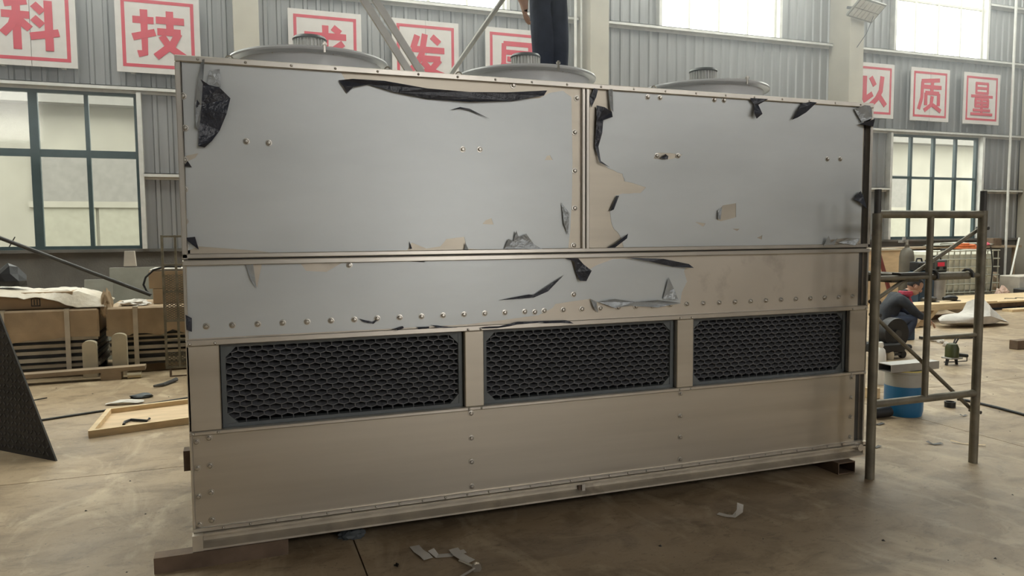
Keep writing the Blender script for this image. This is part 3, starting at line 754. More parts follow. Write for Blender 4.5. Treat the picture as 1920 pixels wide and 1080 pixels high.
# ------------------------------------------------------------------ people
def ellipsoid(c, rx, ry, rz, n=2):
    b_ = bmesh.new(); bmesh.ops.create_icosphere(b_, subdivisions=n, radius=1)
    return b_, Matrix.Translation(c) @ Matrix.Diagonal((rx, ry, rz, 1))
def person(rootobj, J, B, mats, head_c, face, hair_kind, eye=True):
    """J joint: (co, r); B bones: (a, b, material key). The head is shaped round head_c looking along face."""
    names = list(J); idx = {n: i for i, n in enumerate(names)}
    me = bpy.data.meshes.new('body_skeleton'); me.from_pydata([J[n][0] for n in names], [(idx[a], idx[b_]) for a, b_, _ in B], [])
    o = bpy.data.objects.new('body_skeleton', me); C.objects.link(o)
    o.modifiers.new('skin', 'SKIN'); o.modifiers.new('sub', 'SUBSURF').levels = 2
    o.modifiers['skin'].branch_smoothing = .6
    sv = me.skin_vertices[0].data
    for n in names:
        rr = J[n][1]; sv[idx[n]].radius = (rr, rr) if not isinstance(rr, tuple) else rr
        sv[idx[n]].use_root = (n == 'pelvis')
    dg = bpy.context.evaluated_depsgraph_get()
    ev = bpy.data.meshes.new_from_object(o.evaluated_get(dg))
    bpy.data.objects.remove(o)
    b_ = bmesh.new(); b_.from_mesh(ev); bpy.data.meshes.remove(ev)
    keys = []
    for _, _, k_ in B:
        if k_ not in keys: keys.append(k_)
    if 'skin' not in keys: keys.append('skin')
    if 'hair' not in keys: keys.append('hair')
    rad = lambda n_: max(J[n_][1]) if isinstance(J[n_][1], tuple) else J[n_][1]
    segs = [(Vector(J[a][0]), Vector(J[c_][0]), keys.index(k_), rad(a), rad(c_)) for a, c_, k_ in B]
    for f_ in b_.faces:
        p_ = f_.calc_center_median(); best = None
        for a, c_, k_, ra_, rc_ in segs:
            d = c_ - a; t = max(0, min(1, (p_ - a).dot(d) / max(d.length_squared, 1e-9))); q_ = (p_ - (a + d * t)).length - (ra_ + (rc_ - ra_) * t)
            if best is None or q_ < best[0]: best = (q_, k_)
        f_.material_index = best[1]; f_.smooth = True
    # head: skull, jaw, nose, lips, ears, eyes
    face = Vector(face).normalized(); sd = face.cross(Vector((0, 0, 1))).normalized(); hu = sd.cross(face)
    Rm = Matrix((sd, face, hu)).transposed().to_4x4(); Hm = Matrix.Translation(head_c) @ Rm
    def blob(c, r3, k_, n=2):
        t_ = bmesh.new(); bmesh.ops.create_icosphere(t_, subdivisions=n, radius=1)
        mm = Hm @ Matrix.Translation(c) @ Matrix.Diagonal((*r3, 1))
        vm = {}
        for v in t_.verts: vm[v] = b_.verts.new(mm @ v.co)
        for f_ in t_.faces:
            g_ = b_.faces.new([vm[v] for v in f_.verts]); g_.material_index = keys.index(k_); g_.smooth = True
        t_.free()
    blob((0, 0, .02), (.076, .096, .108), 'skin', 3); blob((0, .022, -.055), (.058, .068, .062), 'skin', 3)
    blob((0, .100, -.012), (.014, .020, .026), 'skin'); blob((0, .092, -.058), (.024, .008, .008), 'skin')
    for s_ in (-1, 1):
        blob((s_ * .077, -.005, -.005), (.010, .020, .032), 'skin')
        blob((s_ * .031, .086, .010), (.012, .008, .006), 'hair', 1)
        blob((s_ * .031, .090, .028), (.018, .006, .004), 'hair', 1)
    m2 = bpy.data.meshes.new('body'); off_ = parent_origin(rootobj)
    bmesh.ops.translate(b_, verts=b_.verts, vec=-off_); b_.to_mesh(m2); b_.free()
    for k_ in keys: m2.materials.append(M[k_])
    bo = bpy.data.objects.new('body', m2); C.objects.link(bo); bo.parent = rootobj
    # hair: cap of the skull, open over the face
    t_ = bmesh.new(); bmesh.ops.create_icosphere(t_, subdivisions=3, radius=1)
    dele = [v for v in t_.verts if (v.co.y > .35 and v.co.z < .45) or v.co.z < -.55 or (v.co.y > -.2 and v.co.z < -.1)]
    bmesh.ops.delete(t_, geom=dele, context='VERTS')
    hb = MB().bm(t_, Hm @ Matrix.Translation((0, -.006, .026)) @ Matrix.Diagonal((.083, .100, .112, 1)))
    hb.build('hair', 'hair', rootobj, True)
    return bo
def hand(J, B, side, wrist, fwd, nrm, curl, key='skin', arm='', sc=1.0):
    """palm and five fingers from the wrist; fwd along the fingers, nrm out of the palm's face"""
    fwd = Vector(fwd).normalized(); nrm = Vector(nrm).normalized(); lat = fwd.cross(nrm).normalized() * side
    w_ = Vector(wrist)
    J[arm + 'palm'] = (w_ + fwd * .05 * sc, (.030 * sc, .022 * sc)); B.append((arm + 'wrist', arm + 'palm', key))
    for i, (o_, l_) in enumerate(((-.028, .062), (-.010, .072), (.010, .068), (.028, .054))):
        base = w_ + fwd * .092 * sc + lat * o_ * sc
        m_ = base + (fwd * math.cos(curl) + nrm * math.sin(curl)) * l_ * .55 * sc
        e_ = m_ + (fwd * math.cos(2 * curl) + nrm * math.sin(2 * curl)) * l_ * .5 * sc
        for n_, p_, r_ in (('k', base, .0095), ('m', m_, .0085), ('t', e_, .0068)): J[arm + 'f%d%s' % (i, n_)] = (p_, r_ * sc)
        B += [(arm + 'palm', arm + 'f%dk' % i, key), (arm + 'f%dk' % i, arm + 'f%dm' % i, key), (arm + 'f%dm' % i, arm + 'f%dt' % i, key)]
    a_ = w_ + fwd * .035 * sc - lat * .036 * sc; c_ = a_ + (fwd * .8 - lat * .5 + nrm * .3).normalized() * .034 * sc; d_ = c_ + (fwd + nrm * .3).normalized() * .03 * sc
    for n_, p_, r_ in (('a', a_, .013), ('b', c_, .0105), ('c', d_, .008)): J[arm + 'th' + n_] = (p_, r_ * sc)
    B += [(arm + 'palm', arm + 'tha', key), (arm + 'tha', arm + 'thb', key), (arm + 'thb', arm + 'thc', key)]

# the person standing on the tower's deck
pb = Vector((2.17, 5.08, ZTOP - .012))
pr = thing('person', pb, 'person in dark navy work clothes standing on top of the tower behind the middle fan', 'person')
q = lambda x, y, z: pb + Vector((x, y, z))
J = {'pelvis': (q(0, 0, .95), (.14, .11)), 'waist': (q(0, 0, 1.12), (.14, .11)), 'chest': (q(0, .01, 1.34), (.165, .12)), 'collar': (q(0, .01, 1.46), (.11, .085)), 'neck': (q(0, 0, 1.52), .055), 'skull': (q(0, -.01, 1.60), .06),
     'ls': (q(-.18, .01, 1.42), .070), 'le': (q(-.225, .0, 1.12), .058), 'lf': (q(-.225, -.06, .875), .062), 'lwrist': (q(-.215, -.09, .79), .034),
     'rs': (q(.18, .01, 1.42), .070), 're': (q(.20, .0, 1.14), .056), 'rf': (q(.14, -.10, 1.0), .048), 'rwrist': (q(.08, -.17, .94), .027),
     'lh': (q(-.058, 0, .84), .098), 'lk': (q(-.045, -.03, .48), .085), 'la': (q(-.035, .02, .12), .074), 'lt0': (q(-.04, .01, .05), .045), 'lt': (q(-.055, -.13, .042), .038),
     'rh': (q(.068, 0, .84), .098), 'rk': (q(.075, -.015, .48), .085), 'ra': (q(.075, .02, .12), .074), 'rt0': (q(.08, .01, .05), .045), 'rt': (q(.095, -.13, .042), .038)}
B = [('pelvis', 'waist', 'navyjacket'), ('waist', 'chest', 'navyjacket'), ('chest', 'collar', 'navyjacket'), ('collar', 'neck', 'skin'), ('neck', 'skull', 'skin'),
     ('chest', 'ls', 'navyjacket'), ('ls', 'le', 'navyjacket'), ('le', 'lf', 'navyjacket'), ('lf', 'lwrist', 'skin'), ('chest', 'rs', 'navyjacket'), ('rs', 're', 'navyjacket'), ('re', 'rf', 'navyjacket'), ('rf', 'rwrist', 'skin'),
     ('pelvis', 'lh', 'navy'), ('lh', 'lk', 'navy'), ('lk', 'la', 'navy'), ('la', 'lt0', 'shoe'), ('lt0', 'lt', 'shoe'), ('pelvis', 'rh', 'navy'), ('rh', 'rk', 'navy'), ('rk', 'ra', 'navy'), ('ra', 'rt0', 'shoe'), ('rt0', 'rt', 'shoe')]
hand(J, B, 1, J['lwrist'][0], (-.02, -.2, -1), (.9, -.2, 0), .35, arm='l')
hand(J, B, -1, J['rwrist'][0], (-.8, -.45, -.25), (0, .6, -.6), .5, arm='r')
person(pr, J, B, None, q(0, -.02, 1.64), (-.15, -1, -.25), 'short')

# the worker crouching behind the scaffold
wbp = G(1661, 652); ws = 1.0
wr = thing('person', wbp, 'person in a dark jacket with pink-red scarf crouching behind the scaffold frame', 'person')
ang = R(-28)
def q(x, y, z): return wbp + Vector((x * math.cos(ang) - y * math.sin(ang), x * math.sin(ang) + y * math.cos(ang), z))
def dq(x, y, z): return Vector((x * math.cos(ang) - y * math.sin(ang), x * math.sin(ang) + y * math.cos(ang), z))
J = {'pelvis': (q(-.10, 0, .34), (.17, .14)), 'waist': (q(-.05, 0, .48), .16), 'chest': (q(.10, 0, .64), (.18, .14)), 'collar': (q(.19, 0, .71), .10), 'neck': (q(.25, 0, .75), .058), 'skull': (q(.30, 0, .80), .06),
     'ls': (q(.12, .19, .69), .075), 'le': (q(.28, .23, .50), .056), 'lf': (q(.38, .17, .45), .048), 'lwrist': (q(.48, .10, .42), .03),
     'rs': (q(.12, -.19, .69), .075), 're': (q(.28, -.23, .50), .056), 'rf': (q(.38, -.17, .45), .048), 'rwrist': (q(.48, -.10, .40), .03),
     'lh': (q(-.04, .11, .32), .115), 'lk': (q(.30, .19, .44), .085), 'la': (q(.12, .17, .11), .062), 'lt0': (q(.11, .17, .05), .045), 'lt': (q(.27, .19, .042), .038),
     'rh': (q(-.04, -.11, .32), .115), 'rk': (q(.30, -.19, .44), .085), 'ra': (q(.12, -.17, .11), .062), 'rt0': (q(.11, -.17, .05), .045), 'rt': (q(.27, -.19, .042), .038)}
hand(J, B2 := [], 1, J['lwrist'][0], dq(.8, -.2, -.5), dq(-.2, -.3, -.8), .5, arm='l')
hand(J, B2, -1, J['rwrist'][0], dq(.8, .2, -.5), dq(-.2, .3, -.8), .5, arm='r')
B = [b_ for b_ in B if 'palm' not in b_[0] + b_[1] and not any(t in b_[0] for t in ('lf0', 'lf1', 'lf2', 'lf3', 'rf0', 'rf1', 'rf2', 'rf3', 'lth', 'rth'))] + B2
person(wr, J, B, None, q(.34, 0, .84), dq(.85, 0, -.5), 'short')
sc_ = MB().lathe((0, 0, 0), [(.075, -.03), (.095, .0), (.088, .04), (.068, .045), (.06, 0)], 16, True)
cpt = q(.23, 0, .735); sc_.v = [(v[0] + cpt.x, v[1] + cpt.y, v[2] + cpt.z) for v in sc_.v]
sc_.bar(q(.27, -.03, .70), q(.33, -.06, .52), .05, .02).build('scarf', 'pink', wr, True)

# ------------------------------------------------------------------ scaffold frame
sf = thing('scaffold', (4.25, 3.62, 0), 'worn steel ladder-type scaffold frame standing by the tower\'s right corner', 'scaffold')
A1, A2 = G(1625, 895), G(1828, 868); YF = 3.61
def sp(px, py, Y=YF): return W(px, py, Y)
MB().tube([(A1.x, YF, 0), (A1.x, YF, sp(1640, 400).z)], .029, 14).build('post', 'scaff', sf, True)
MB().tube([(A1.x, YF, sp(1640, 400).z), (A1.x, YF, sp(1640, 355).z)], .021, 12).build('post_spigot', 'dark', sf, True)
MB().tube([(A2.x, YF, 0), (A2.x, YF, sp(1840, 395).z)], .029, 14).build('post', 'scaff', sf, True)
MB().tube([(A2.x, YF, sp(1840, 398).z), (A2.x, YF, sp(1845, 358).z)], .021, 12).build('post_spigot', 'dark', sf, True)
zt_ = sp(1740, 402).z; MB().tube([(A1.x, YF, zt_), (A2.x, YF, zt_)], .025, 12).build('crossbar', 'scaff', sf, True)
zl_ = sp(1735, 747).z; MB().tube([(A1.x, YF, zl_), (A2.x, YF, zl_)], .025, 12).build('crossbar', 'scaff', sf, True)
xm = sp(1742, 500).x; MB().tube([(xm, YF, zl_), (xm, YF, zt_)], .021, 12).build('middle_post', 'scaff', sf, True)
zm_ = sp(1790, 517).z; MB().tube([(A1.x, YF, zm_), (A2.x, YF, zm_)], .016, 10).build('crossbar', 'scaff', sf, True)
zq_ = sp(1785, 631).z; MB().tube([(xm, YF, zq_), (A2.x, YF, zq_)], .014, 10).build('rung', 'scaff', sf, True)
def brace(a, b_):
    a = sp(*a, YF + .045); b_ = sp(*b_, YF + .045)
    br = MB().tube([a, b_], .013, 10).build('diagonal_brace', 'scaff', sf, True)
    for e in (a, b_): MB().tube([e + Vector((0, -.06, 0)), e + Vector((0, .025, 0))], .012, 8).build('brace_pin', 'dark', br, True)
brace((1838, 428), (1636, 566)); brace((1637, 590), (1824, 770))
pk = thing('scaffold_plank', (4.0, 3.8, zm_), 'steel scaffold plank hooked on the frame\'s middle crossbar', 'plank')
x0_, x1_ = XR + .015, xm - .03
MB().box(x0_, x1_, YF + .05, YF + 1.4, zm_ - .035, zm_ + .012).build('tread', 'scaff', pk)
MB().box(x0_, x1_, YF - .018, YF + .05, zm_ + .017, zm_ + .03).build('hook_plate', 'dark', pk)
for k in range(int((x1_ - x0_) / .05)):
    MB().box(x0_ + .02 + k * .05, x0_ + .05 + k * .05, YF + .05, YF + 1.4, zm_ + .012, zm_ + .02).build('tread_rib', 'scaff', pk)
hk = thing('scaffold_clamp', (4.4, YF, zm_), 'dark steel tube sleeve with hooks on the crossbar right of the middle post', 'clamp')
a_ = sp(1752, 517).x; b2_ = sp(1822, 517).x
MB().tube([(a_, YF, zm_), (b2_ - .03, YF, zm_)], .026, 12).build('sleeve', 'scaff', hk, True)
for xx, rr in ((xm + .035, .04), (b2_ - .04, .04)):
    MB().tube([(xx, YF + rr * math.cos(t), zm_ + rr * math.sin(t)) for t in [math.pi * (k / 10 * 1.2 - .1) for k in range(11)]], .010, 8).build('hook', 'dark', hk, True)

# ------------------------------------------------------------------ bars behind the tower
def line_at(a, b_, Y, z0, z1, Y2=None):
    p0 = W(*a, Y); p1 = W(*b_, Y); d = p1 - p0
    f0 = (z0 - p0.z) / d.z; f1 = (z1 - p0.z) / d.z
    return p0 + d * f0, p0 + d * f1
for a, b_, lb in (((788, 133), (704, 0), 'right bar of the pair of grey steel bars leaning behind the tower'), ((766, 133), (682, 0), 'left bar of the pair of grey steel bars leaning behind the tower')):
    dx = 0
    p0, p1 = line_at(a, b_, 5.55, 1.2, 4.6)
    single('steel_bar', MB().bar(p0, p1, .05, .03, (0, 1, 0)), 'girt', lb if a[0] == 768 else lb, 'steel bar', 'bars leaning behind the tower')
p0, p1 = line_at((848, 135), (942, 0), 5.75, 1.2, 4.6)
single('timber_pole', MB().tube([p0, p1], .020, 10), 'winwhite', 'long pale pole rising behind the tower between two signs', 'pole')
single('support_trestle', MB().box(.6, 2.6, 5.45, 5.85, 0, .05).box(.6, .68, 5.45, 5.85, .05, 1.13).box(2.52, 2.6, 5.45, 5.85, .05, 1.13).box(.6, 2.6, 5.45, 5.85, 1.13, 1.18), 'rusty', 'rusty trestle behind the tower that carries the leaning bars', 'trestle')

# LED floodlight on the column
lp = W(1625, 20, 13.0)
lt = thing('flood_light', lp, 'rectangular grey LED floodlight on the tall beige column', 'lamp')
Lm = Matrix.Translation(lp) @ Matrix.Rotation(R(8), 4, 'Y') @ Matrix.Rotation(R(-38), 4, 'X')
def lbox(x0, x1, y0, y1, z0, z1):
    b_ = MB().box(x0, x1, y0, y1, z0, z1); b_.v = [tuple(Lm @ Vector(v)) for v in b_.v]; return b_
lbox(-.36, .36, -.24, .24, 0, .05).build('housing', 'lampbody', lt)
for j in range(2):
    for i in range(6): lbox(-.33 + i * .112, -.33 + i * .112 + .10, -.20 + j * .21, -.01 + j * .21, -.012, 0).build('led_lens', 'lampglass', lt)
MB().bar(lp + Vector((-.1, 0, .03)), lp + Vector((-.28, .28, .12)), .05, .05).build('bracket', 'dark', lt)
single('lamp_cable', MB().tube([lp + Vector((.2, .0, -.1)), lp + Vector((.12, .1, -.45)), lp + Vector((-.05, .2, -.75))], .008, 6), 'black', 'thin black cable hanging from the floodlight', 'cable')

# ------------------------------------------------------------------ left background
YB2 = 9.54
def bundle(px0, px1, yt, lb, straps, seed):
    rnd = random.Random(seed)
    a = W(px0, 690, YB2); b_ = W(px1, 690, YB2); zt = W((px0 + px1) / 2, yt, YB2).z
    o = thing('sheet_bundle', ((a.x + b_.x) / 2, YB2 + .5, .08), lb, 'bundle', 'wrapped bundles by the wall')
    z = .09; k = 0
    zw = zt - .28
    while z < zw:
        h = rnd.uniform(.022, .05); dark = k % 2 == 0
        MB().box(a.x + rnd.uniform(0, .05), b_.x - rnd.uniform(0, .06), YB2 + (.05 if dark else .0) + rnd.uniform(0, .02), YB2 + 1.0, z, min(z + h, zw) - .004).build('sheet', 'darksheet' if dark else 'palesheet', o)
        z += h; k += 1
    b0 = bmesh.new(); bmesh.ops.create_grid(b0, x_segments=14, y_segments=5, size=1)
    m_ = MB(); m_.box(a.x - .01, b_.x + .01, YB2 - .012, YB2 + 1.02, zw, zt, bev=.02).build('paper_wrap', 'paper', o)
    # torn lower edge of the wrapping
    pts = [(a.x - .012, zw + .02), (b_.x + .012, zw + .02)]; n = 9
    for i in range(n + 1): pts.append((b_.x + .012 - (b_.x - a.x + .024) * i / n, zw - rnd.uniform(.0, .09)))
    MB().prism([(p_[0], YB2 - .016, p_[1]) for p_ in pts], (0, .004, 0)).build('wrap_edge', 'paper', o)
    for px in straps:
        x = W(px, 640, YB2).x
        MB().box(x - .025, x + .025, YB2 - .022, YB2 - .018, .05, zt + .004).box(x - .025, x + .025, YB2 - .022, YB2 + 1.0, zt + .0, zt + .004).build('strap', 'strap', o)
    MB().box(a.x + .05, b_.x - .05, YB2 + .1, YB2 + .2, 0, .085).build('runner', 'oldwood', o); MB().box(a.x + .05, b_.x - .05, YB2 + .8, YB2 + .9, 0, .085).build('runner', 'oldwood', o)
    return a.x, b_.x, zt
ax, bx_, zA = bundle(-120, 188, 583, 'brown paper-wrapped bundle of sheets under the long cardboard box', (6, 128), 3)
cx_, dx_, zB = bundle(205, 420, 573, 'brown paper-wrapped bundle of sheets beside the mesh panel', (256, 380), 5)
def carton(name, px0, px1, z0, py, Y, dep, lb, mark=False):
    a = W(px0, py, Y).x; b_ = W(px1, py, Y).x; zt = W((px0 + px1) / 2, py, Y).z
    o = thing(name, ((a + b_) / 2, Y + dep / 2, z0), lb, 'box')
    MB().box(a, b_, Y, Y + dep, z0, zt, bev=.006).build('carton', 'card', o)
    MB().box(a + .004, b_ - .004, Y + dep / 2 - .025, Y + dep / 2 + .025, zt, zt + .002).build('tape', 'strap', o)
    if mark:
        xm_ = W(67, 567, Y).x; zc = W(67, 567, Y).z; m_ = MB(); s_ = .045
        m_.box(xm_ - s_, xm_ + s_, Y - .002, Y, zc - s_, zc - s_ + .012); m_.box(xm_ - s_, xm_ - s_ + .01, Y - .002, Y, zc - s_, zc + s_); m_.box(xm_ + s_ - .01, xm_ + s_, Y - .002, Y, zc - s_, zc + s_)
        m_.box(xm_ - .02, xm_ - .008, Y - .002, Y, zc - .03, zc + .03); m_.box(xm_ + .008, xm_ + .02, Y - .002, Y, zc - .03, zc + .03); m_.box(xm_ - s_, xm_ + s_, Y - .002, Y, zc + s_ - .01, zc + s_)
        m_.build('printed_mark', 'dark', o)
    return a, b_, zt
a, b_, z1_ = carton('cardboard_box', -70, 136, zA + .006, 549, 9.62, .6, 'long flat cardboard box under a white plastic sheet', True)
# plastic sheet over that box: a rumpled drape
rnd = random.Random(11); nx_, ny_ = 26, 8; vs = []; fs = []
xa, xb = a - .1, W(200, 560, 9.62).x
for i in range(nx_ + 1):
    for j in range(ny_ + 1):
        t = i / nx_; x = xa + (xb - xa) * t; y = 9.56 + .68 * j / ny_
        z = z1_ + .012 + .014 * rnd.random() + .02 * math.sin(t * 9)
        if t > .66: z -= ((t - .66) / .34) ** 1.6 * .17 + .015 * rnd.random() if j else ((t - .66) / .34) ** 1.2 * .2
        if j == 0: z -= .05 + (.10 * max(0, math.sin((t - .55) * 6)) if t > .55 else .02 * rnd.random())
        vs.append((x, y - (.02 if j == 0 else 0), max(z, zA + .012)))
for i in range(nx_):
    for j in range(ny_):
        k = i * (ny_ + 1) + j; fs.append((k, k + ny_ + 1, k + ny_ + 2, k + 1))
n = len(vs); vs2 = vs + [(v[0], v[1], v[2] + .005) for v in vs]; fs2 = fs + [tuple(i_ + n for i_ in f_)[::-1] for f_ in fs]
single('plastic_sheet', MB().add(vs2, fs2), 'polysheet', 'rumpled white plastic sheet draped over the long cardboard box', 'sheet', smooth=True)
# crumpled papers on the second bundle
def crumple(name, c, sx, sy, sz, m, lb, cat, seed, n=3, flat=True):
    rnd = random.Random(seed); b0 = bmesh.new(); bmesh.ops.create_icosphere(b0, subdivisions=n, radius=1)
    for v in b0.verts:
        k = rnd.uniform(.7, 1.15); v.co = Vector((v.co.x * sx * k, v.co.y * sy * k, max(v.co.z, -.35) * sz * rnd.uniform(.7, 1.2)))
    zmin = min(v.co.z for v in b0.verts)
    return single(name, MB().bm(b0, Matrix.Translation(Vector(c) - Vector((0, 0, zmin)))), m, lb, cat)
crumple('crumpled_paper', (W(252, 570, 9.7).x, 9.72, zB + .005), .17, .12, .05, 'whitepaper', 'crumpled white paper lying on the bundle beside the mesh panel', 'paper', 4)
crumple('crumpled_wrap', (W(198, 590, 9.5).x, 9.62, zA - .12), .07, .08, .24, 'paper', 'torn brown wrapping paper bulging between the two bundles', 'paper', 6)
crumple('black_bag', (W(14, 528, 9.9).x, 9.95, z1_ + .05), .23, .2, .17, 'black', 'black plastic bag on the long cardboard box', 'bag', 8, 2)
for px0, px1, pt, lb in ((154, 181, 640, 'shorter rounded pale foam pad standing against the bundles'), (210, 238, 626, 'taller rounded pale foam pad standing against the bundles')):
    Yp = 9.42; x0_ = W(px0, 660, Yp).x; x1_ = W(px1, 660, Yp).x; zt = W(px0, pt, Yp).z; rr = (x1_ - x0_) / 2
    pl_ = [(x0_, Yp, .0), (x1_, Yp, .0)] + [((x0_ + x1_) / 2 + rr * math.cos(math.pi * k / 10), Yp, zt - rr * .6 + rr * .6 * math.sin(math.pi * k / 10)) for k in range(11)]
    single('foam_pad', MB().prism(pl_, (0, .09, 0)), 'foam', lb, 'foam pad', 'foam pads by the bundles')
# long timber beam in front of the bundles
a = G(30, 712); b_ = G(272, 704)
bt = thing('timber_beam', (a.lerp(b_, .5).x, 9.2, 0), 'long flat timber skid on the floor in front of the bundles', 'timber')
MB().bar((a.x - .9, 9.22, .085), (b_.x + .02, 9.25, .115), .16, .045).build('plank', 'oldwood', bt)
MB().box(b_.x - .42, b_.x - .22, 9.16, 9.32, 0, .088).build('block', 'oldwood', bt); MB().box(a.x - .3, a.x - .1, 9.16, 9.32, 0, .06).build('block', 'oldwood', bt)
MB().tube([(b_.x - .16, 9.2, .04), (b_.x - .02, 9.2, .04)], .04, 12).build('roller', 'foam', bt, True)
# leaning panels, block, boxes near the wall
def slab(name, px0, px1, py, Y, lean, th, m, lb, cat, z0=0):
    a = W(px0, py, Y).x; b_ = W(px1, py, Y).x; zt = W((px0 + px1) / 2, py, Y).z
    mb = MB(); mb.prism([(a, Y - lean, z0), (b_, Y - lean, z0), (b_, Y, zt), (a, Y, zt)], (0, th, 0))
    return single(name, mb, m, lb, cat), zt
_, zp_ = slab('metal_sheet', 205, 330, 501, 11.3, .25, .05, 'panelgrey', 'greenish grey panel standing behind the cardboard boxes', 'panel')
slab('metal_sheet', 158, 212, 524, 11.0, .3, .04, 'panelgrey', 'small tilted greenish panel behind the long cardboard box', 'panel')
q_ = W(243, 499, 11.32); single('concrete_block', MB().prism([(q_.x - .072, 11.31, q_.z), (q_.x + .08, 11.31, q_.z), (q_.x + .065, 11.31, q_.z + .205), (q_.x - .055, 11.31, q_.z + .205)], (0, .1, 0)), 'concrete', 'small pale block standing on the greenish panel below the window', 'block')
bxs = thing('cardboard_box', (-.4, 9.9, zB), 'lower of two stacked cardboard boxes beside the mesh panel', 'box')
xa_, xb_ = W(287, 560, 9.8).x, W(400, 560, 9.8).x; zc_ = W(320, 541, 9.8).z; zd_ = W(320, 508, 9.8).z
MB().box(xa_, xb_, 9.8, 10.3, zB + .004, zc_, bev=.005).build('carton', 'card', bxs); MB().box(xa_, xb_, 10.02, 10.07, zc_, zc_ + .002).build('tape', 'strap', bxs)
bxs = thing('cardboard_box', (-.4, 9.9, zc_ + .004), 'upper of two stacked cardboard boxes beside the mesh panel', 'box')
MB().box(xa_ - .04, xb_, 9.8, 10.3, zc_ + .004, zd_, bev=.005).build('carton', 'card', bxs); MB().box(xa_ - .04, xb_, 10.02, 10.07, zd_, zd_ + .002).build('tape', 'strap', bxs)
single('paper_pile', MB().box(xa_ - .03, xb_, 9.82, 10.25, zd_ + .003, zd_ + .018).box(xa_ + .0, xb_, 9.8, 10.2, zd_ + .018, zd_ + .03), 'whitepaper', 'white papers on the upper cardboard box', 'paper')
p0 = W(0, 446, 9.45); p1 = W(283, 553, 9.45); d_ = (p1 - p0).normalized()
single('steel_pole', MB().tube([p0 - d_ * 1.2, p1], .022, 10).tube([p0 + d_ * .12 + Vector((-.03, 0, -.05)), p0 + d_ * .12 + Vector((.03, 0, .06))], .006, 6), 'dark', 'long dark pole slanting down across the left window to the boxes', 'pole')
l_ = [W(px, py, 9.5) for px, py in ((340, 500), (310, 500), (288, 506), (273, 520), (269, 534), (275, 546), (284, 553))]
single('black_cable', MB().tube(l_, .012, 8), 'black', 'thick black cable looping beside the stacked cardboard boxes', 'cable', smooth=True)

# expanded-metal guard panel
Ym = 9.15
gx0 = W(307, 600, Ym).x; gx1 = gx0 + .95; gz1 = W(320, 441, Ym).z
gp = thing('mesh_panel', ((gx0 + gx1) / 2, Ym, 0), 'tall expanded-metal guard panel standing at the tower\'s left edge', 'panel')
zl0 = .09
for x in (gx0, gx0 + .135, gx0 + .29, gx0 + .6, gx1):
    MB().box(x, x + .025, Ym, Ym + .03, zl0, gz1).build('upright', 'greyaxe' if 0 else 'scaff', gp)
for z in (zl0, .40, .62, .95, 1.25, gz1 - .025):
    MB().box(gx0, gx1 + .025, Ym + .002, Ym + .028, z, z + .022).build('rail', 'scaff', gp)
for (z0, z1) in ((.11, .28), (.64, 1.18)):
    m_ = MB(); st = .045; n = int((gx1 - gx0) / st); nz = int((z1 - z0) / (st * .6))
    for i in range(n):
        for j in range(nz):
            x = gx0 + .02 + i * st; z = z0 + j * st * .6; h_ = st * .6
            for (p_, r_) in (((x, z), (x + st / 2, z + h_ / 2)), ((x + st / 2, z + h_ / 2), (x + st, z)), ((x, z + h_), (x + st / 2, z + h_ / 2)), ((x + st / 2, z + h_ / 2), (x + st, z + h_))):
                m_.bar((p_[0], Ym + .015, p_[1]), (r_[0], Ym + .015, r_[1]), .007, .008)
    m_.build('expanded_mesh', 'scaff', gp)
MB().tube([(gx0 + .05, Ym, 0), (gx0 + .05, Ym, .09)], .012, 8).tube([(gx1 - .05, Ym, 0), (gx1 - .05, Ym, .09)], .012, 8).box(gx0 + .04, gx1, Ym - .02, Ym, .0, .012).build('foot_bar', 'rusty', gp)

# tread-plate in the left foreground
tc0 = G(105, 865); tb = G(-150, 815); ta = W(-60, 440, 6.75)
pl = [tc0, tb, Vector((tb.x + .2, 7.0, 2.35)), ta]
tp = thing('tread_plate', (tc0 + tb) / 2, 'dark steel tread plate standing on its edge at the far left', 'steel plate')
nv = (pl[1] - pl[0]).cross(pl[3] - pl[0]).normalized()
if nv.y < 0: nv = -nv
MB().prism(pl, nv * .012).build('plate', 'tread', tp)
m_ = MB(); rnd = random.Random(2); e1 = (pl[1] - pl[0]).normalized(); e2 = nv.cross(e1).normalized()
if e2.z < 0: e2 = -e2
i = 0
for u in range(1, 60):
    for v in range(1, 60):
        pt = pl[0] + e1 * u * .045 + e2 * v * .045
        # inside the plate?
        edge = (pl[3] - pl[0]).normalized(); rel = pt - pl[0]
        cu_, cv_ = rel.dot(e1), rel.dot(e2); eu, ev_ = edge.dot(e1), edge.dot(e2)
        if cv_ > 1.6 or cu_ > 1.35 or cu_ * ev_ - cv_ * eu < .02: continue
        dv = (e1 + e2) if (u + v) % 2 else (e1 - e2); dv.normalize()
        m_.bar(pt - dv * .015 - nv * .001, pt + dv * .015 - nv * .001, .011, .008, nv)
tr_ = m_.build('tread_lugs', 'dark', tp); tr_['kind'] = 'stuff'
MB().bar(pl[0] + e1 * .05 + nv * .012, pl[0] + e1 * 1.2 + nv * .012 + Vector((0, 0, .0)), .02, .02).build('bottom_edge_highlight', 'greyaxe', tp)  # pale grey bar added as the highlight along the plate's lower edge

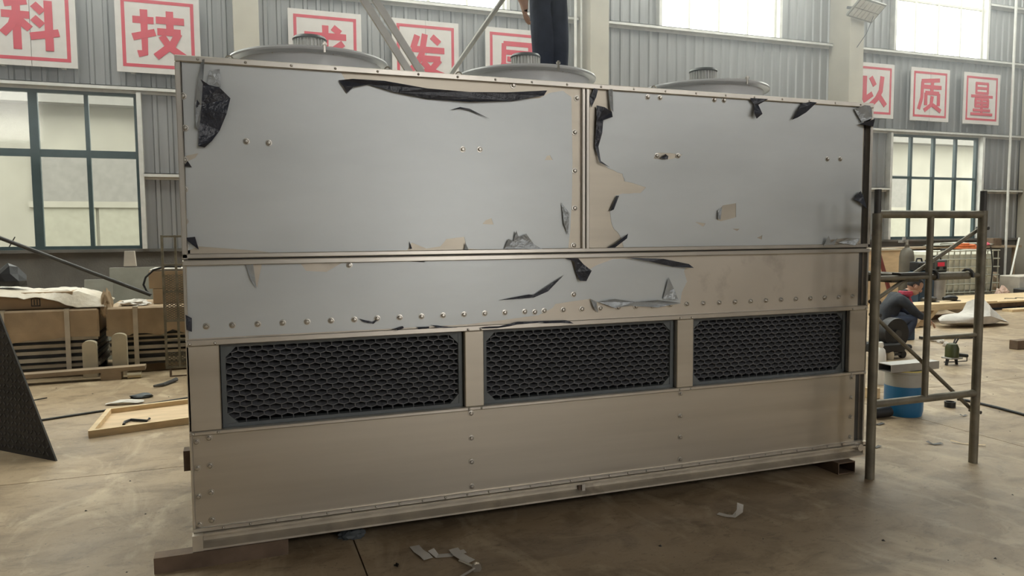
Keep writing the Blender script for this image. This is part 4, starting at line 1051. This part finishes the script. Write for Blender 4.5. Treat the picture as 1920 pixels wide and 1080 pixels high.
# rod, tray, scraps on the left floor
a = G(70, 791); b_ = G(352, 748)
dd = (b_ - a).normalized()
single('steel_rod', MB().tube([a - dd * .4 + Vector((0, 0, .01)), b_ + dd * .9 + Vector((0, 0, .01))], .010, 8), 'dark', 'thin dark steel rod lying on the floor behind the wooden tray', 'rod')
fl_, bl_ = G(165, 822), G(201, 778)
ty = thing('wooden_tray', (fl_.x + .6, (fl_.y + bl_.y) / 2, 0), 'shallow pale wooden tray lying on the floor left of the tower', 'tray')
dxv = (G(350, 796) - fl_); dxv.z = 0; dxv.normalize(); dyv = (bl_ - fl_); wy = dyv.length; dyv.normalize(); Lx = 1.25
def tq(u, v, z): return fl_ + dxv * u + dyv * v + Vector((0, 0, z))
MB().prism([tq(.01, .01, .004), tq(Lx - .01, .01, .004), tq(Lx - .01, wy - .01, .004), tq(.01, wy - .01, .004)], (0, 0, .012)).build('plywood_base', 'ply', ty)
for (u0, v0, u1, v1) in ((0, .02, Lx, .02), (0, wy - .02, Lx, wy - .02), (.02, .04, .02, wy - .04), (Lx - .02, .04, Lx - .02, wy - .04)):
    MB().bar(tq(u0, v0, .029), tq(u1, v1, .029), .04, .058).build('batten', 'wood', ty)
l_ = [G(232, 796, .03), G(234, 791, .03), G(246, 787, .03), G(276, 789, .03), G(280, 785, .03)]
single('bent_rod', MB().tube(l_, .012, 6), 'black', 'short bent black rod lying in the wooden tray', 'rod')
l_ = [G(288, 724, .02), G(306, 721, .02), G(322, 715, .02), G(331, 711, .03)]
single('pipe_scrap', MB().tube(l_, [.012, .02, .022, .024], 8), 'dark', 'short dark pipe scrap on the floor near the bundles', 'pipe')
crumple('white_scrap', G(236, 757), .16, .07, .03, 'whitepaper', 'crumpled white scrap beside the steel rod on the left floor', 'scrap', 21, 2)
crumple('dark_rag', G(266, 746), .12, .05, .035, 'rag', 'dark rag next to the crumpled white scrap on the left floor', 'rag', 22, 2)
single('wire_scrap', MB().tube([G(55, 752, .006), G(70, 749, .006), G(88, 746, .02)], .006, 6), 'dark', 'short thin wire on the floor beside the tread plate', 'wire')

# ------------------------------------------------------------------ foreground scraps
def strip(px, w, m, name, lb, cat, lift=()):
    c = [G(*p_) for p_ in px]; vs = []; fs = []
    for i, p_ in enumerate(c):
        d = c[min(i + 1, len(c) - 1)] - c[max(i - 1, 0)]; d.z = 0; d.normalize(); sd = Vector((-d.y, d.x, 0)) * w / 2
        z = Vector((0, 0, .003 + (lift[i] if i < len(lift) else 0)))
        vs += [p_ - sd + z, p_ + sd + z * 1.2]
    n = len(vs); fs = [(2 * i, 2 * i + 2, 2 * i + 3, 2 * i + 1) for i in range(len(c) - 1)]
    vs2 = vs + [v + Vector((0, 0, .0015)) for v in vs]; fs2 = fs + [tuple(i + n for i in f_)[::-1] for f_ in fs]
    e = 2 * len(c) - 2
    for i in range(len(c) - 1): fs2 += [(2 * i, 2 * i + 2, 2 * i + 2 + n, 2 * i + n), (2 * i + 1, 2 * i + 3, 2 * i + 3 + n, 2 * i + 1 + n)]
    fs2 += [(0, 1, 1 + n, n), (e, e + 1, e + 1 + n, e + n)]
    return single(name, MB().add(vs2, fs2), m, lb, cat)
strip([(777, 1025), (785, 1036), (796, 1044), (803, 1050)], .050, 'whitepaper', 'paper_strip', 'white paper strip, leftmost on the floor in front of the tower', 'paper', (.0, .004, .006, .002))
strip([(808, 1038), (820, 1044), (845, 1042), (872, 1036)], .038, 'whitepaper', 'paper_strip', 'curved white paper strip lying under the other strip', 'paper', (.015, .0, .0, .004))
strip([(850, 1035), (858, 1044), (872, 1051), (884, 1056)], .050, 'whitepaper', 'paper_strip', 'white paper strip ending at the metal fitting', 'paper', (.012, .010, .006, .004))
ft = thing('metal_fitting', G(893, 1064), 'small shiny metal fitting with rods on the floor beside the paper strips', 'fitting')
cft = G(893, 1064, .016)
MB().tube([cft + Vector((0, -.012, 0)), cft + Vector((0.004, .012, 0))], .022, 12).build('ring', 'bolt', ft, True)
MB().tube([cft, G(850, 1090, .012)], .006, 8).build('rod', 'edge', ft, True)
MB().tube([cft, G(861, 1051, .012)], .0055, 8).build('rod', 'edge', ft, True)
crumple('grey_rag', G(660, 1008), .075, .05, .04, 'rag', 'small grey rag in the shadow under the tower', 'rag', 31)
strip([(1346, 964), (1362, 968), (1376, 970), (1387, 966), (1388, 960)], .035, 'whitepaper', 'paper_curl', 'curled white paper scrap alone on the floor before the tower', 'paper', (0, 0, .002, .018, .04))
single('dirt_crumb', MB().tube([G(740, 1060), G(744, 1059, .012), G(746, 1058)], [.006, .012, .005], 6), 'black', 'small black crumb on the floor left of the paper strips', 'scrap')

# ------------------------------------------------------------------ right side of the hall
bk = G(1693, 776); rb = .155; hb_ = .40
bo_ = thing('paint_bucket', bk, 'blue and grey paint bucket standing under the scaffold frame', 'bucket')
MB().lathe(bk, [(.001, 0), (rb - .012, 0), (rb - .008, .012), (rb, .05), (rb, .26)], 32).build('bucket_body', 'blue', bo_, True)
MB().lathe(bk, [(rb, .26), (rb, .37), (rb + .006, .375), (rb + .006, .39), (rb - .004, .39), (rb - .006, .26)], 32).build('label_band', 'greylabel', bo_, True)
MB().lathe(bk, [(rb + .004, .388), (rb + .004, hb_), (rb - .012, hb_), (rb - .012, .388)], 32, True).build('rim', 'yellowish', bo_, True)
MB().lathe(bk, [(.001, .385), (rb - .012, .385), (rb - .012, .38), (.001, .38)], 32).build('lid', 'greylabel', bo_, True)
a = W(1668, 690, bk.y - .10); b_ = W(1757, 686, bk.y - .10)
m_ = MB(); z_ = hb_
m_.box(a.x, b_.x, bk.y - .12, bk.y + .02, z_ + .001, z_ + .008); m_.box(a.x, b_.x, bk.y - .12, bk.y - .113, z_ + .008, z_ + .062); m_.box(a.x, b_.x, bk.y + .013, bk.y + .02, z_ + .008, z_ + .062); m_.box(a.x, b_.x, bk.y - .12, bk.y + .02, z_ + .062, z_ + .068)
single('steel_channel', m_, 'greyaxe', 'short grey steel channel lying across the blue bucket', 'steel channel')
p_ = G(1649, 720); s_ = ppm(p_)
wbt = thing('white_bottle', p_, 'white plastic bottle between tower and bucket', 'bottle')
MB().lathe(p_, [(.001, 0), (.055, 0), (.06, .02), (.056, .30), (.045, .36), (.02, .39), (.001, .39)], 18).build('bottle_body', 'white', wbt, True)
MB().lathe(p_, [(.022, .385), (.03, .40), (.024, .44), (.001, .445)], 14).build('cap', 'white', wbt, True)
p_ = G(1643, 748); single('wood_block', MB().box(p_.x - .06, p_.x + .05, p_.y, p_.y + .1, 0, .10, bev=.004), 'wood', 'small wooden block on the floor behind the scaffold post', 'block')
p_ = G(1652, 783); single('pipe_stub', MB().lathe((0, 0, 0), [(.035, -.09), (.045, -.09), (.045, .09), (.035, .09)], 18, True), 'black', 'short black plastic pipe lying beside the blue bucket', 'pipe', smooth=True)
o_ = bpy.data.objects['pipe_stub']; o_.location = (p_.x, p_.y, .046)
o_.data.transform(Matrix.Translation((0, 0, -.09)) @ Matrix.Identity(4)); o_.rotation_euler = (0, R(90), 0)
p_ = G(1781, 763); single('plastic_ring', MB().lathe(p_, [(.045, 0), (.047, .05), (.038, .05), (.036, 0)], 20, True), 'black', 'small black plastic ring standing on the floor right of the bucket', 'ring', smooth=True)
l_ = [G(px, py, .012) for px, py in ((1795, 748), (1815, 751), (1840, 757), (1870, 764), (1900, 772), (1930, 780), (1990, 800))]
single('black_hose', MB().tube(l_, .012, 8), 'black', 'thin black hose running across the floor to the right edge', 'hose', smooth=True)
for i, (l_, w_, m__, nm, lb) in enumerate((([(1738, 831), (1750, 834), (1766, 833)], .03, 'dark', 'dark_scrap', 'dark flat scrap on the floor between the scaffold posts'),
                       ([(1782, 829), (1806, 833), (1848, 837)], .018, 'wood', 'wood_splinter', 'thin pale wood splinter beside the right scaffold post'),
                       ([(1636, 795), (1646, 797), (1656, 795)], .035, 'dark', 'dark_scrap', 'dark scrap on the floor right below the pipe stub'),
                       ([(1634, 838), (1642, 840), (1650, 838)], .03, 'dark', 'dark_scrap', 'dark scrap beside the foot of the left scaffold post'),
                       ([(1800, 780), (1806, 781), (1812, 780)], .02, 'dark', 'dark_scrap', 'tiny dark scrap right of the plastic ring'))):
    strip(l_, w_, m__, nm, lb, 'scrap', (.01, 0, .006))
# green-black hand tool on legs
p_ = G(1784, 684); s_ = ppm(p_)
tl = thing('power_tool', p_, 'small green and black power tool standing on the floor behind the scaffold', 'tool')
MB().box(p_.x - .09, p_.x + .10, p_.y - .07, p_.y + .07, .075, .095, bev=.004).build('base_plate', 'greyaxe', tl)
for sx in (-1, 1): MB().tube([p_ + Vector((sx * .065, 0, .08)), p_ + Vector((sx * .085, 0, 0))], [.02, .016], 8).build('leg', 'black', tl, True)
MB().lathe(p_, [(.075, .095), (.075, .20), (.055, .25), (.03, .26), (.001, .26)], 18).build('tool_body', 'toolgreen', tl, True)
MB().tube([p_ + Vector((.02, 0, .25)), p_ + Vector((.06, 0, .34)), p_ + Vector((.10, 0, .36)), p_ + Vector((.09, 0, .30)), p_ + Vector((.05, 0, .25))], .009, 8).build('handle', 'dark', tl, True)
MB().tube([p_ + Vector((.07, -.02, .12)), p_ + Vector((.2, -.04, .10))], .022, 10).build('side_grip', 'black', tl, True)
MB().tube([p_ + Vector((.2, -.04, .1)), p_ + Vector((.25, 0, .03)), p_ + Vector((.18, .1, .008)), p_ + Vector((.05, .14, .008))], .007, 6).build('cable', 'black', tl, True)
# reel machine
p_ = G(1676, 672); s_ = ppm(p_); k_ = 1 / s_
rm = thing('reel_trolley', p_, 'black round reel machine on a small trolley in front of the crouching person', 'reel')
c_ = p_ + Vector((.03, .05, 46 * k_)); rr = 30 * k_
MB().lathe((0, 0, 0), [(.001, -.06), (rr * .97, -.06), (rr, -.045), (rr, .045), (rr * .97, .06), (.001, .06)], 36).build('drum', 'black', None, True)
dr = bpy.data.objects['drum']; dr.data.transform(Matrix.Rotation(R(90), 4, 'X')); dr.parent = rm; dr.location = c_ - p_
MB().tube([c_ + Vector((0, -.085, 0)), c_ + Vector((0, -.055, 0))], rr * .26, 16).build('hub', 'dark', rm, True)
MB().box(p_.x - .30, p_.x + .13, p_.y - .06, p_.y + .22, 12 * k_, 30 * k_, bev=.02).build('machine_base', 'black', rm)
MB().tube([p_ + Vector((.14, -.02, .045)), p_ + Vector((.14, .03, .045))], .045, 16).build('wheel', 'black', rm, True)
MB().tube([p_ + Vector((.10, .0, 20 * k_)), p_ + Vector((.16, .0, 16 * k_)), p_ + Vector((.15, .0, .045))], .012, 8).build('fork', 'dark', rm, True)
MB().lathe(p_ + Vector((-.09, -.02, 0)), [(.001, 0), (.045, 0), (.05, .06), (.04, .10), (.001, .10)], 14).build('foot', 'foam', rm, True)
MB().bar(p_ + Vector((-.25, 0, .05)), p_ + Vector((.14, 0, .05)), .03, .03).build('axle', 'dark', rm)
p_ = G(1706, 638); single('blue_box', MB().box(p_.x - .10, p_.x + .10, p_.y, p_.y + .25, 0, .34, bev=.01), 'bluecab', 'small dark blue box behind the black reel', 'box')
# trestle table of timber
p_ = G(1760, 604)
tt = thing('timber_trestle', p_, 'low timber trestle with slanted braces in front of the white tank', 'trestle')
Yt = p_.y
ztp = W(1770, 572, Yt).z; xa_, xb_ = W(1692, 575, Yt).x, W(1850, 568, Yt).x
MB().box(xa_, xb_, Yt - .05, Yt + .05, ztp - .08, ztp - .001).build('top_beam', 'wood', tt); MB().box(xa_ - .1, xb_ + .2, Yt - .05, Yt + .38, ztp, ztp + .03).build('table_board', 'wood', tt)
for x0_, x1_ in ((W(1755, 572, Yt).x, W(1738, 600, Yt).x), (W(1780, 572, Yt).x, W(1826, 600, Yt).x), (W(1806, 572, Yt).x, W(1850, 600, Yt).x)):
    MB().bar((x0_, Yt, ztp - .06), (x1_, Yt, .06), .07, .07).build('brace', 'wood' if x0_ < W(1770, 572, Yt).x else 'oldwood', tt)
MB().box(W(1716, 600, Yt).x, W(1716, 600, Yt).x + .14, Yt - .06, Yt + .1, 0, ztp - .08).build('leg', 'rusty', tt)
MB().box(xb_ - .2, xb_ - .1, Yt - .05, Yt + .05, 0, ztp - .08).build('leg', 'oldwood', tt)
MB().box(xa_ + .3, xb_, Yt + .3, Yt + .4, 0, .08).build('floor_rail', 'rusty', tt)
for px, lb, m__ in ((1746, 'dark grey hand grinder on the timber trestle', 'dark'), (1786, 'second dark tool on the timber trestle beside the grinder', 'black')):
    c_ = Vector((W(px, 560, Yt + .2).x, Yt + .25, ztp + .031))
    single('hand_tool', MB().tube([c_ + Vector((-.16, 0, .05)), c_ + Vector((-.02, 0, .06)), c_ + Vector((.12, 0, .05)), c_ + Vector((.18, .02, .05))], [.03, .05, .045, .03], 10).lathe(c_ + Vector((.15, 0, 0)), [(.001, .0), (.075, .0), (.075, .012), (.001, .02)], 16), m__, lb, 'tool')
crumple('cloth_heap', Vector((W(1700, 575, Yt - .2).x, Yt - .3, 0)), .26, .15, .2, 'paper', 'heap of tan cloth and paper beside the crouching person', 'cloth', 43)
# white sack
sc0 = G(1845, 612); rnd = random.Random(12)
pts = [(1775, 609), (1772, 603), (1784, 594), (1806, 590), (1828, 588), (1838, 582), (1846, 573), (1851, 557), (1862, 574), (1878, 585), (1890, 597), (1903, 606), (1886, 603), (1874, 608), (1856, 612), (1820, 613)]
front = [W(px, py, sc0.y) for px, py in pts]
for v in front: v.z = max(v.z, .0)
c_ = sum(front, Vector()) / len(front)
vs = [v + Vector((0, .1, 0)) for v in front] + [c_ + (v - c_) * .62 + Vector((0, -.08, -.01)) for v in front] + [c_ + (v - c_) * .7 + Vector((0, .34, -.01)) for v in front] + [c_ + Vector((0, -.14, .02)), c_ + Vector((0, .40, 0))]
for v in vs: v.z = max(v.z, .002)
n = len(front); fs = []
for i in range(n):
    j = (i + 1) % n; fs += [(i, j, n + j, n + i), (i, 2 * n + i, 2 * n + j, j), (n + i, n + j, 3 * n), (2 * n + i, 3 * n + 1, 2 * n + j)]
single('white_sack', MB().add(vs, fs), 'sack', 'crumpled white woven sack lying on the floor before the trestle', 'sack', smooth=True)
# steel work bench at the right edge
Yq = 10.4
a = W(1838, 580, Yq); zq = W(1880, 568, Yq).z
bn = thing('steel_bench', Vector((a.x + 2, Yq + .6, 0)), 'low steel work bench with pale top at the right edge', 'bench')
MB().box(a.x, a.x + 3.6, Yq, Yq + 1.3, zq, zq + .03).build('bench_top', 'wood', bn)
MB().box(a.x + .05, a.x + 3.5, Yq + .1, Yq + 1.2, zq - .10, zq).build('frame', 'rusty', bn)
MB().box(a.x + .25, a.x + 3.4, Yq + .15, Yq + 1.15, .04, zq - .1).build('drawer_body', 'steelblue', bn)
for k in range(3): MB().box(a.x + .3 + k * 1.0, a.x + 1.2 + k * 1.0, Yq + .13, Yq + .15, .10, zq - .14).build('drawer', 'bluecab', bn)
single('floor_plank', MB().box(a.x + .4, a.x + 3.4, Yq - .35, Yq - .15, 0, .05), 'wood', 'pale plank on the floor in front of the steel bench', 'plank')
q_ = W(1905, 565, Yq + .3); m_ = MB(); l_ = [(q_.x - .25 + .5 * t / 10, Yq + .35 + .06 * math.sin(t), zq + .036) for t in range(11)]
single('wire_tool', m_.tube(l_, .007, 6), 'dark', 'thin dark wire lying on the pale bench top', 'wire')
p_ = G(1908, 656); single('steel_block', MB().box(p_.x, p_.x + .7, p_.y, p_.y + .12, 0, .12, bev=.005), 'rusty', 'rusty steel beam end on the floor at the right edge', 'steel beam')
a = G(1726, 636); b_ = G(1832, 634)
single('flat_bar', MB().bar(a + Vector((0, 0, .02)), b_ + Vector((0, 0, .02)), .08, .035), 'dark', 'dark flat bar on the floor behind the scaffold\'s lower rung', 'steel bar')
for i, (px, py) in enumerate(((1750, 640), (1764, 643), (1774, 649))):
    crumple('white_rag', G(px, py), .05, .05, .045, 'whitepaper', ('leftmost', 'middle', 'rightmost')[i] + ' of three small white rags on the floor near the power tool', 'rag', 50 + i, 2)
# IBC tank
ti = G(1752, 565); tcn = G(1868, 560)
Yi = 12.2; x1_ = W(1872, 520, Yi).x; x0_ = x1_ - 1.9; zi = W(1850, 468, Yi).z
x0_ = W(1745, 510, Yi).x
ib = thing('ibc_tank', ((x0_ + x1_) / 2, Yi + .5, 0), 'pale plastic liquid tank in a tube cage by the back wall', 'tank')
MB().box(x0_ + .05, x1_ - .05, Yi + .05, Yi + 1.1, .16, zi - .03, bev=.07).build('tank_body', 'tank', ib)
MB().box(x0_, x1_, Yi, Yi + 1.15, 0, .14).build('pallet', 'cage', ib)
nn = 12
for k in range(nn + 1):
    x = x0_ + .02 + (x1_ - x0_ - .04) * k / nn
    MB().tube([(x, Yi + .01, .14), (x, Yi + .01, zi)], .014, 6).build('cage_bar', 'cage', ib)
for k in range(6):
    z = .18 + (zi - .2) * k / 5
    MB().tube([(x0_, Yi - .005, z), (x1_, Yi - .005, z), (x1_ + .01, Yi + 1.15, z)], .016, 6).build('cage_rail', 'cage', ib)
MB().lathe(((x0_ + x1_) / 2, Yi + .55, zi - .04), [(.09, 0), (.09, .06), (.001, .06)], 18).build('filler_cap', 'black', ib, True)
rnd = random.Random(5); c_ = Vector((W(1815, 460, Yi + .2).x, Yi + .3, zi))
l_ = [c_ + Vector((.45 * math.cos(t * .9) * (1 - t / 40), .16 * math.sin(t * .9), .02 + .006 * t)) for t in range(20)]
single('orange_hose', MB().tube(l_, .022, 6), 'orange', 'coiled orange hose lying on top of the pale tank', 'hose', smooth=True)
c_ = Vector((W(1860, 460, Yi + .2).x, Yi + .4, zi)); l_ = [c_ + Vector((-.3 + .07 * t, .1 * math.sin(t), .05 + .012 * t)) for t in range(9)]
single('red_rope', MB().tube(l_, .016, 6), 'pink', 'red rope on the right end of the pale tank', 'rope')
l_ = [Vector((W(1858, y_, Yi - .06).x + .05 * math.sin(y_), Yi - .06, W(1858, y_, Yi - .06).z)) for y_ in range(462, 552, 12)]
single('tank_cable', MB().tube(l_, .014, 6), 'black', 'thin dark cable hanging down the front of the pale tank', 'cable', smooth=True)
# clutter shelf on the sill
xs0, xs1 = W(1648, 462, 13.5).x, W(1870, 462, 13.5).x
crumple('plastic_wrap', Vector((W(1800, 455, 13.4).x, 13.4, zi + .052)), 1.1, .2, .07, 'panelgrey', 'grey plastic wrapping heaped behind the pale tank below the window', 'wrapping', 61)
sh = thing('wall_shelf', ((xs0 + xs1) / 2, 13.5, 0), 'long low shelf below the right window behind the tank', 'shelf')
MB().box(xs0, xs1 + .6, 13.3, 13.86, zi - .0, zi + .05).build('shelf_board', 'oldwood', sh)
for k in range(4):
    x = xs0 + .1 + (xs1 - xs0 + .3) * k / 3; MB().box(x, x + .06, 13.35, 13.41, 0, zi).build('leg', 'oldwood', sh)
MB().box(xs0, xs1 + .5, 13.8, 13.85, .2, zi).build('back_board', 'masonry', sh)
q_ = W(1866, 446, 13.45); single('brown_box', MB().box(q_.x - .12, q_.x + .18, 13.4, 13.6, zi + .051, zi + .24, bev=.01), 'rusty', 'small brown box on the shelf right of the window', 'box')
# gas cylinder, crate, cabinets, welders
gc = G(1697, 577); s_ = 1.44
gs = thing('gas_cylinder', gc, 'tall grey-brown gas cylinder with valve in front of the wooden crate', 'gas cylinder')
MB().lathe(gc, [(.001, 0), (.135, 0), (.14, .03), (.14, 1.05), (.12, 1.16), (.07, 1.22), (.045, 1.24), (.045, 1.30), (.001, 1.30)], 24).build('cylinder', 'gas', gs, True)
MB().tube([gc + Vector((0, 0, 1.30)), gc + Vector((0, 0, 1.40))], .028, 10).build('valve', 'bolt', gs, True)
MB().tube([gc + Vector((0, 0, 1.36)), gc + Vector((-.16, 0, 1.37))], .018, 8).lathe(gc + Vector((-.17, 0, 1.34)), [(.001, 0), (.05, 0), (.05, .05), (.001, .05)], 14).lathe(gc + Vector((-.09, 0, 1.38)), [(.001, 0), (.035, 0), (.035, .07), (.001, .07)], 14).build('regulator', 'greyaxe', gs, True)
Yc = 12.35; x0_ = W(1640, 490, Yc).x; x1_ = W(1688, 490, Yc).x; zc_ = W(1665, 468, Yc).z
cr = thing('plywood_crate', ((x0_ + x1_) / 2, Yc + .4, 0), 'tan plywood crate behind the gas cylinder', 'crate')
MB().box(x0_ - .6, x1_, Yc, Yc + .8, 0, zc_ - .02).build('crate_body', 'ply', cr); MB().box(x0_ - .62, x1_ + .02, Yc - .02, Yc + .82, zc_ - .02, zc_ + .02).build('lid', 'polysheet', cr)
a = W(1642, 455, 11.3); b_ = W(1656, 506, 11.3); d_ = (b_ - a)
f_ = -b_.z / d_.z
single('maroon_pipe', MB().tube([a - d_ * .3, b_ + d_ * f_ + Vector((0, 0, .03))], .04, 10), 'maroon', 'dark red pipe leaning in front of the plywood crate', 'pipe')
Yv = 10.75; x0_ = W(1722, 540, Yv).x; x1_ = W(1744, 540, Yv).x; zv = W(1730, 509, Yv).z
cb = thing('steel_cabinet', ((x0_ + x1_) / 2, Yv + .3, 0), 'dark blue steel cabinet under the black welder', 'cabinet')
MB().box(x0_, x1_ + .1, Yv, Yv + .24, 0, zv).build('cabinet_body', 'bluecab', cb); MB().box(x0_ + .03, x1_ + .07, Yv - .015, Yv, .08, zv - .05).build('door', 'bluecab', cb)
def welder(px0, px1, pt, Y, z0, m__, lb, led):
    x0_ = W(px0, 500, Y).x; x1_ = W(px1, 500, Y).x; zt = W((px0 + px1) / 2, pt, Y).z
    o = thing('welding_machine', ((x0_ + x1_) / 2, Y + .3, z0), lb, 'welder')
    MB().box(x0_, x1_, Y, Y + .22, z0 + .002, zt, bev=.02).build('case', m__, o)
    MB().tube([(x0_ + .06, Y + .11, zt - .01), (x0_ + .08, Y + .11, zt + .06), (x1_ - .08, Y + .11, zt + .06), (x1_ - .06, Y + .11, zt - .01)], .016, 8).build('handle', 'black', o, True)
    MB().box(x0_ + .03, x1_ - .03, Y - .008, Y + .004, z0 + .04, zt - .03).build('front_panel', 'dark' if not led else 'welder', o)
    if led: MB().box((x0_ + x1_) / 2 - .09, (x0_ + x1_) / 2 + .09, Y - .014, Y - .006, zt - .13, zt - .05).build('display', 'redled', o)
    for k in range(2):
        c_ = Vector((x0_ + .1 + k * (x1_ - x0_ - .2), Y, z0 + .09)); MB().tube([c_ + Vector((0, -.03, 0)), c_], .03, 10).build('knob', 'black', o, True)
welder(1722, 1742, 491, Yv + .02, zv, 'black', 'black welding machine on the dark blue cabinet', False)
x2 = W(1752, 540, Yv).x; zv2 = W(1765, 511, Yv).z; x2 += .05
st_ = thing('equipment_stand', (x2 + .2, Yv + .3, 0), 'grey steel stand under the welder with red display', 'stand')
MB().box(x2 - .03, x2 + .52, Yv, Yv + .4, zv2 - .04, zv2).build('shelf', 'dark', st_)
MB().lathe((x2 + .24, Yv + .25, .0), [(.001, 0), (.2, 0), (.2, zv2 - .04), (.001, zv2 - .04)], 20).build('drum_leg', 'greyaxe', st_, True)
welder(1750, 1777, 487, Yv + .02, zv2, 'dark', 'welding machine with red display on the grey stand', True)
# far right corner
a = W(1889, 543, 12.9); b_ = W(1911, 446, 13.15)
d_ = (b_ - a); f_ = -a.z / d_.z
single('white_stick', MB().tube([a + d_ * f_ + Vector((0, 0, .02)), b_], .022, 8), 'winwhite', 'thin white stick leaning against the right column', 'stick')
p_ = G(1908, 556); m_ = MB().box(p_.x - .2, p_.x + 1.2, 12.2, 12.7, .001, .5, bev=.02); single('grey_box', m_, 'concrete', 'grey box on the floor at the foot of the right column', 'box')
single('black_slab', MB().box(p_.x - .55, p_.x + 1.1, 11.6, 12.1, .0, .24, bev=.02), 'dark', 'dark slab on the floor in front of the grey box', 'slab')
crumple('brown_heap', Vector((W(1885, 530, 12.9).x, 13.3, 0)), .24, .2, .42, 'oldwood', 'brown scrap heap right of the pale tank', 'scrap', 81)
crumple('pink_bag', Vector((W(1879, 548, 11.85).x, 11.85, 0)), .17, .14, .22, 'pinkbag', 'pinkish bag on the floor right of the pale tank', 'bag', 82)

# grit and tiny crumbs scattered on the floor
rnd = random.Random(99); m_ = MB()
for k in range(260):
    x, y = rnd.uniform(-2.2, 9.5), rnd.uniform(1.6, 9.0)
    if -.5 < x < 4.9 and 3.3 < y < 6.0: continue
    if x < -.2 and 5.6 < y < 7.6: continue
    r_ = rnd.uniform(.004, .013); a_ = rnd.uniform(0, 6.28)
    c_, s_ = math.cos(a_) * r_, math.sin(a_) * r_
    m_.add([(x + c_, y + s_, 0), (x - s_, y + c_, 0), (x - c_ * .8, y - s_ * .8, 0), (x + s_ * .6, y - c_ * .6, 0), (x, y, r_ * .7)], [(0, 1, 4), (1, 2, 4), (2, 3, 4), (3, 0, 4), (3, 2, 1, 0)])
gr = m_.build('floor_grit', 'dark'); gr['kind'] = 'stuff'; gr['label'] = 'dark grit and crumbs scattered over the concrete floor'; gr['category'] = 'grit'
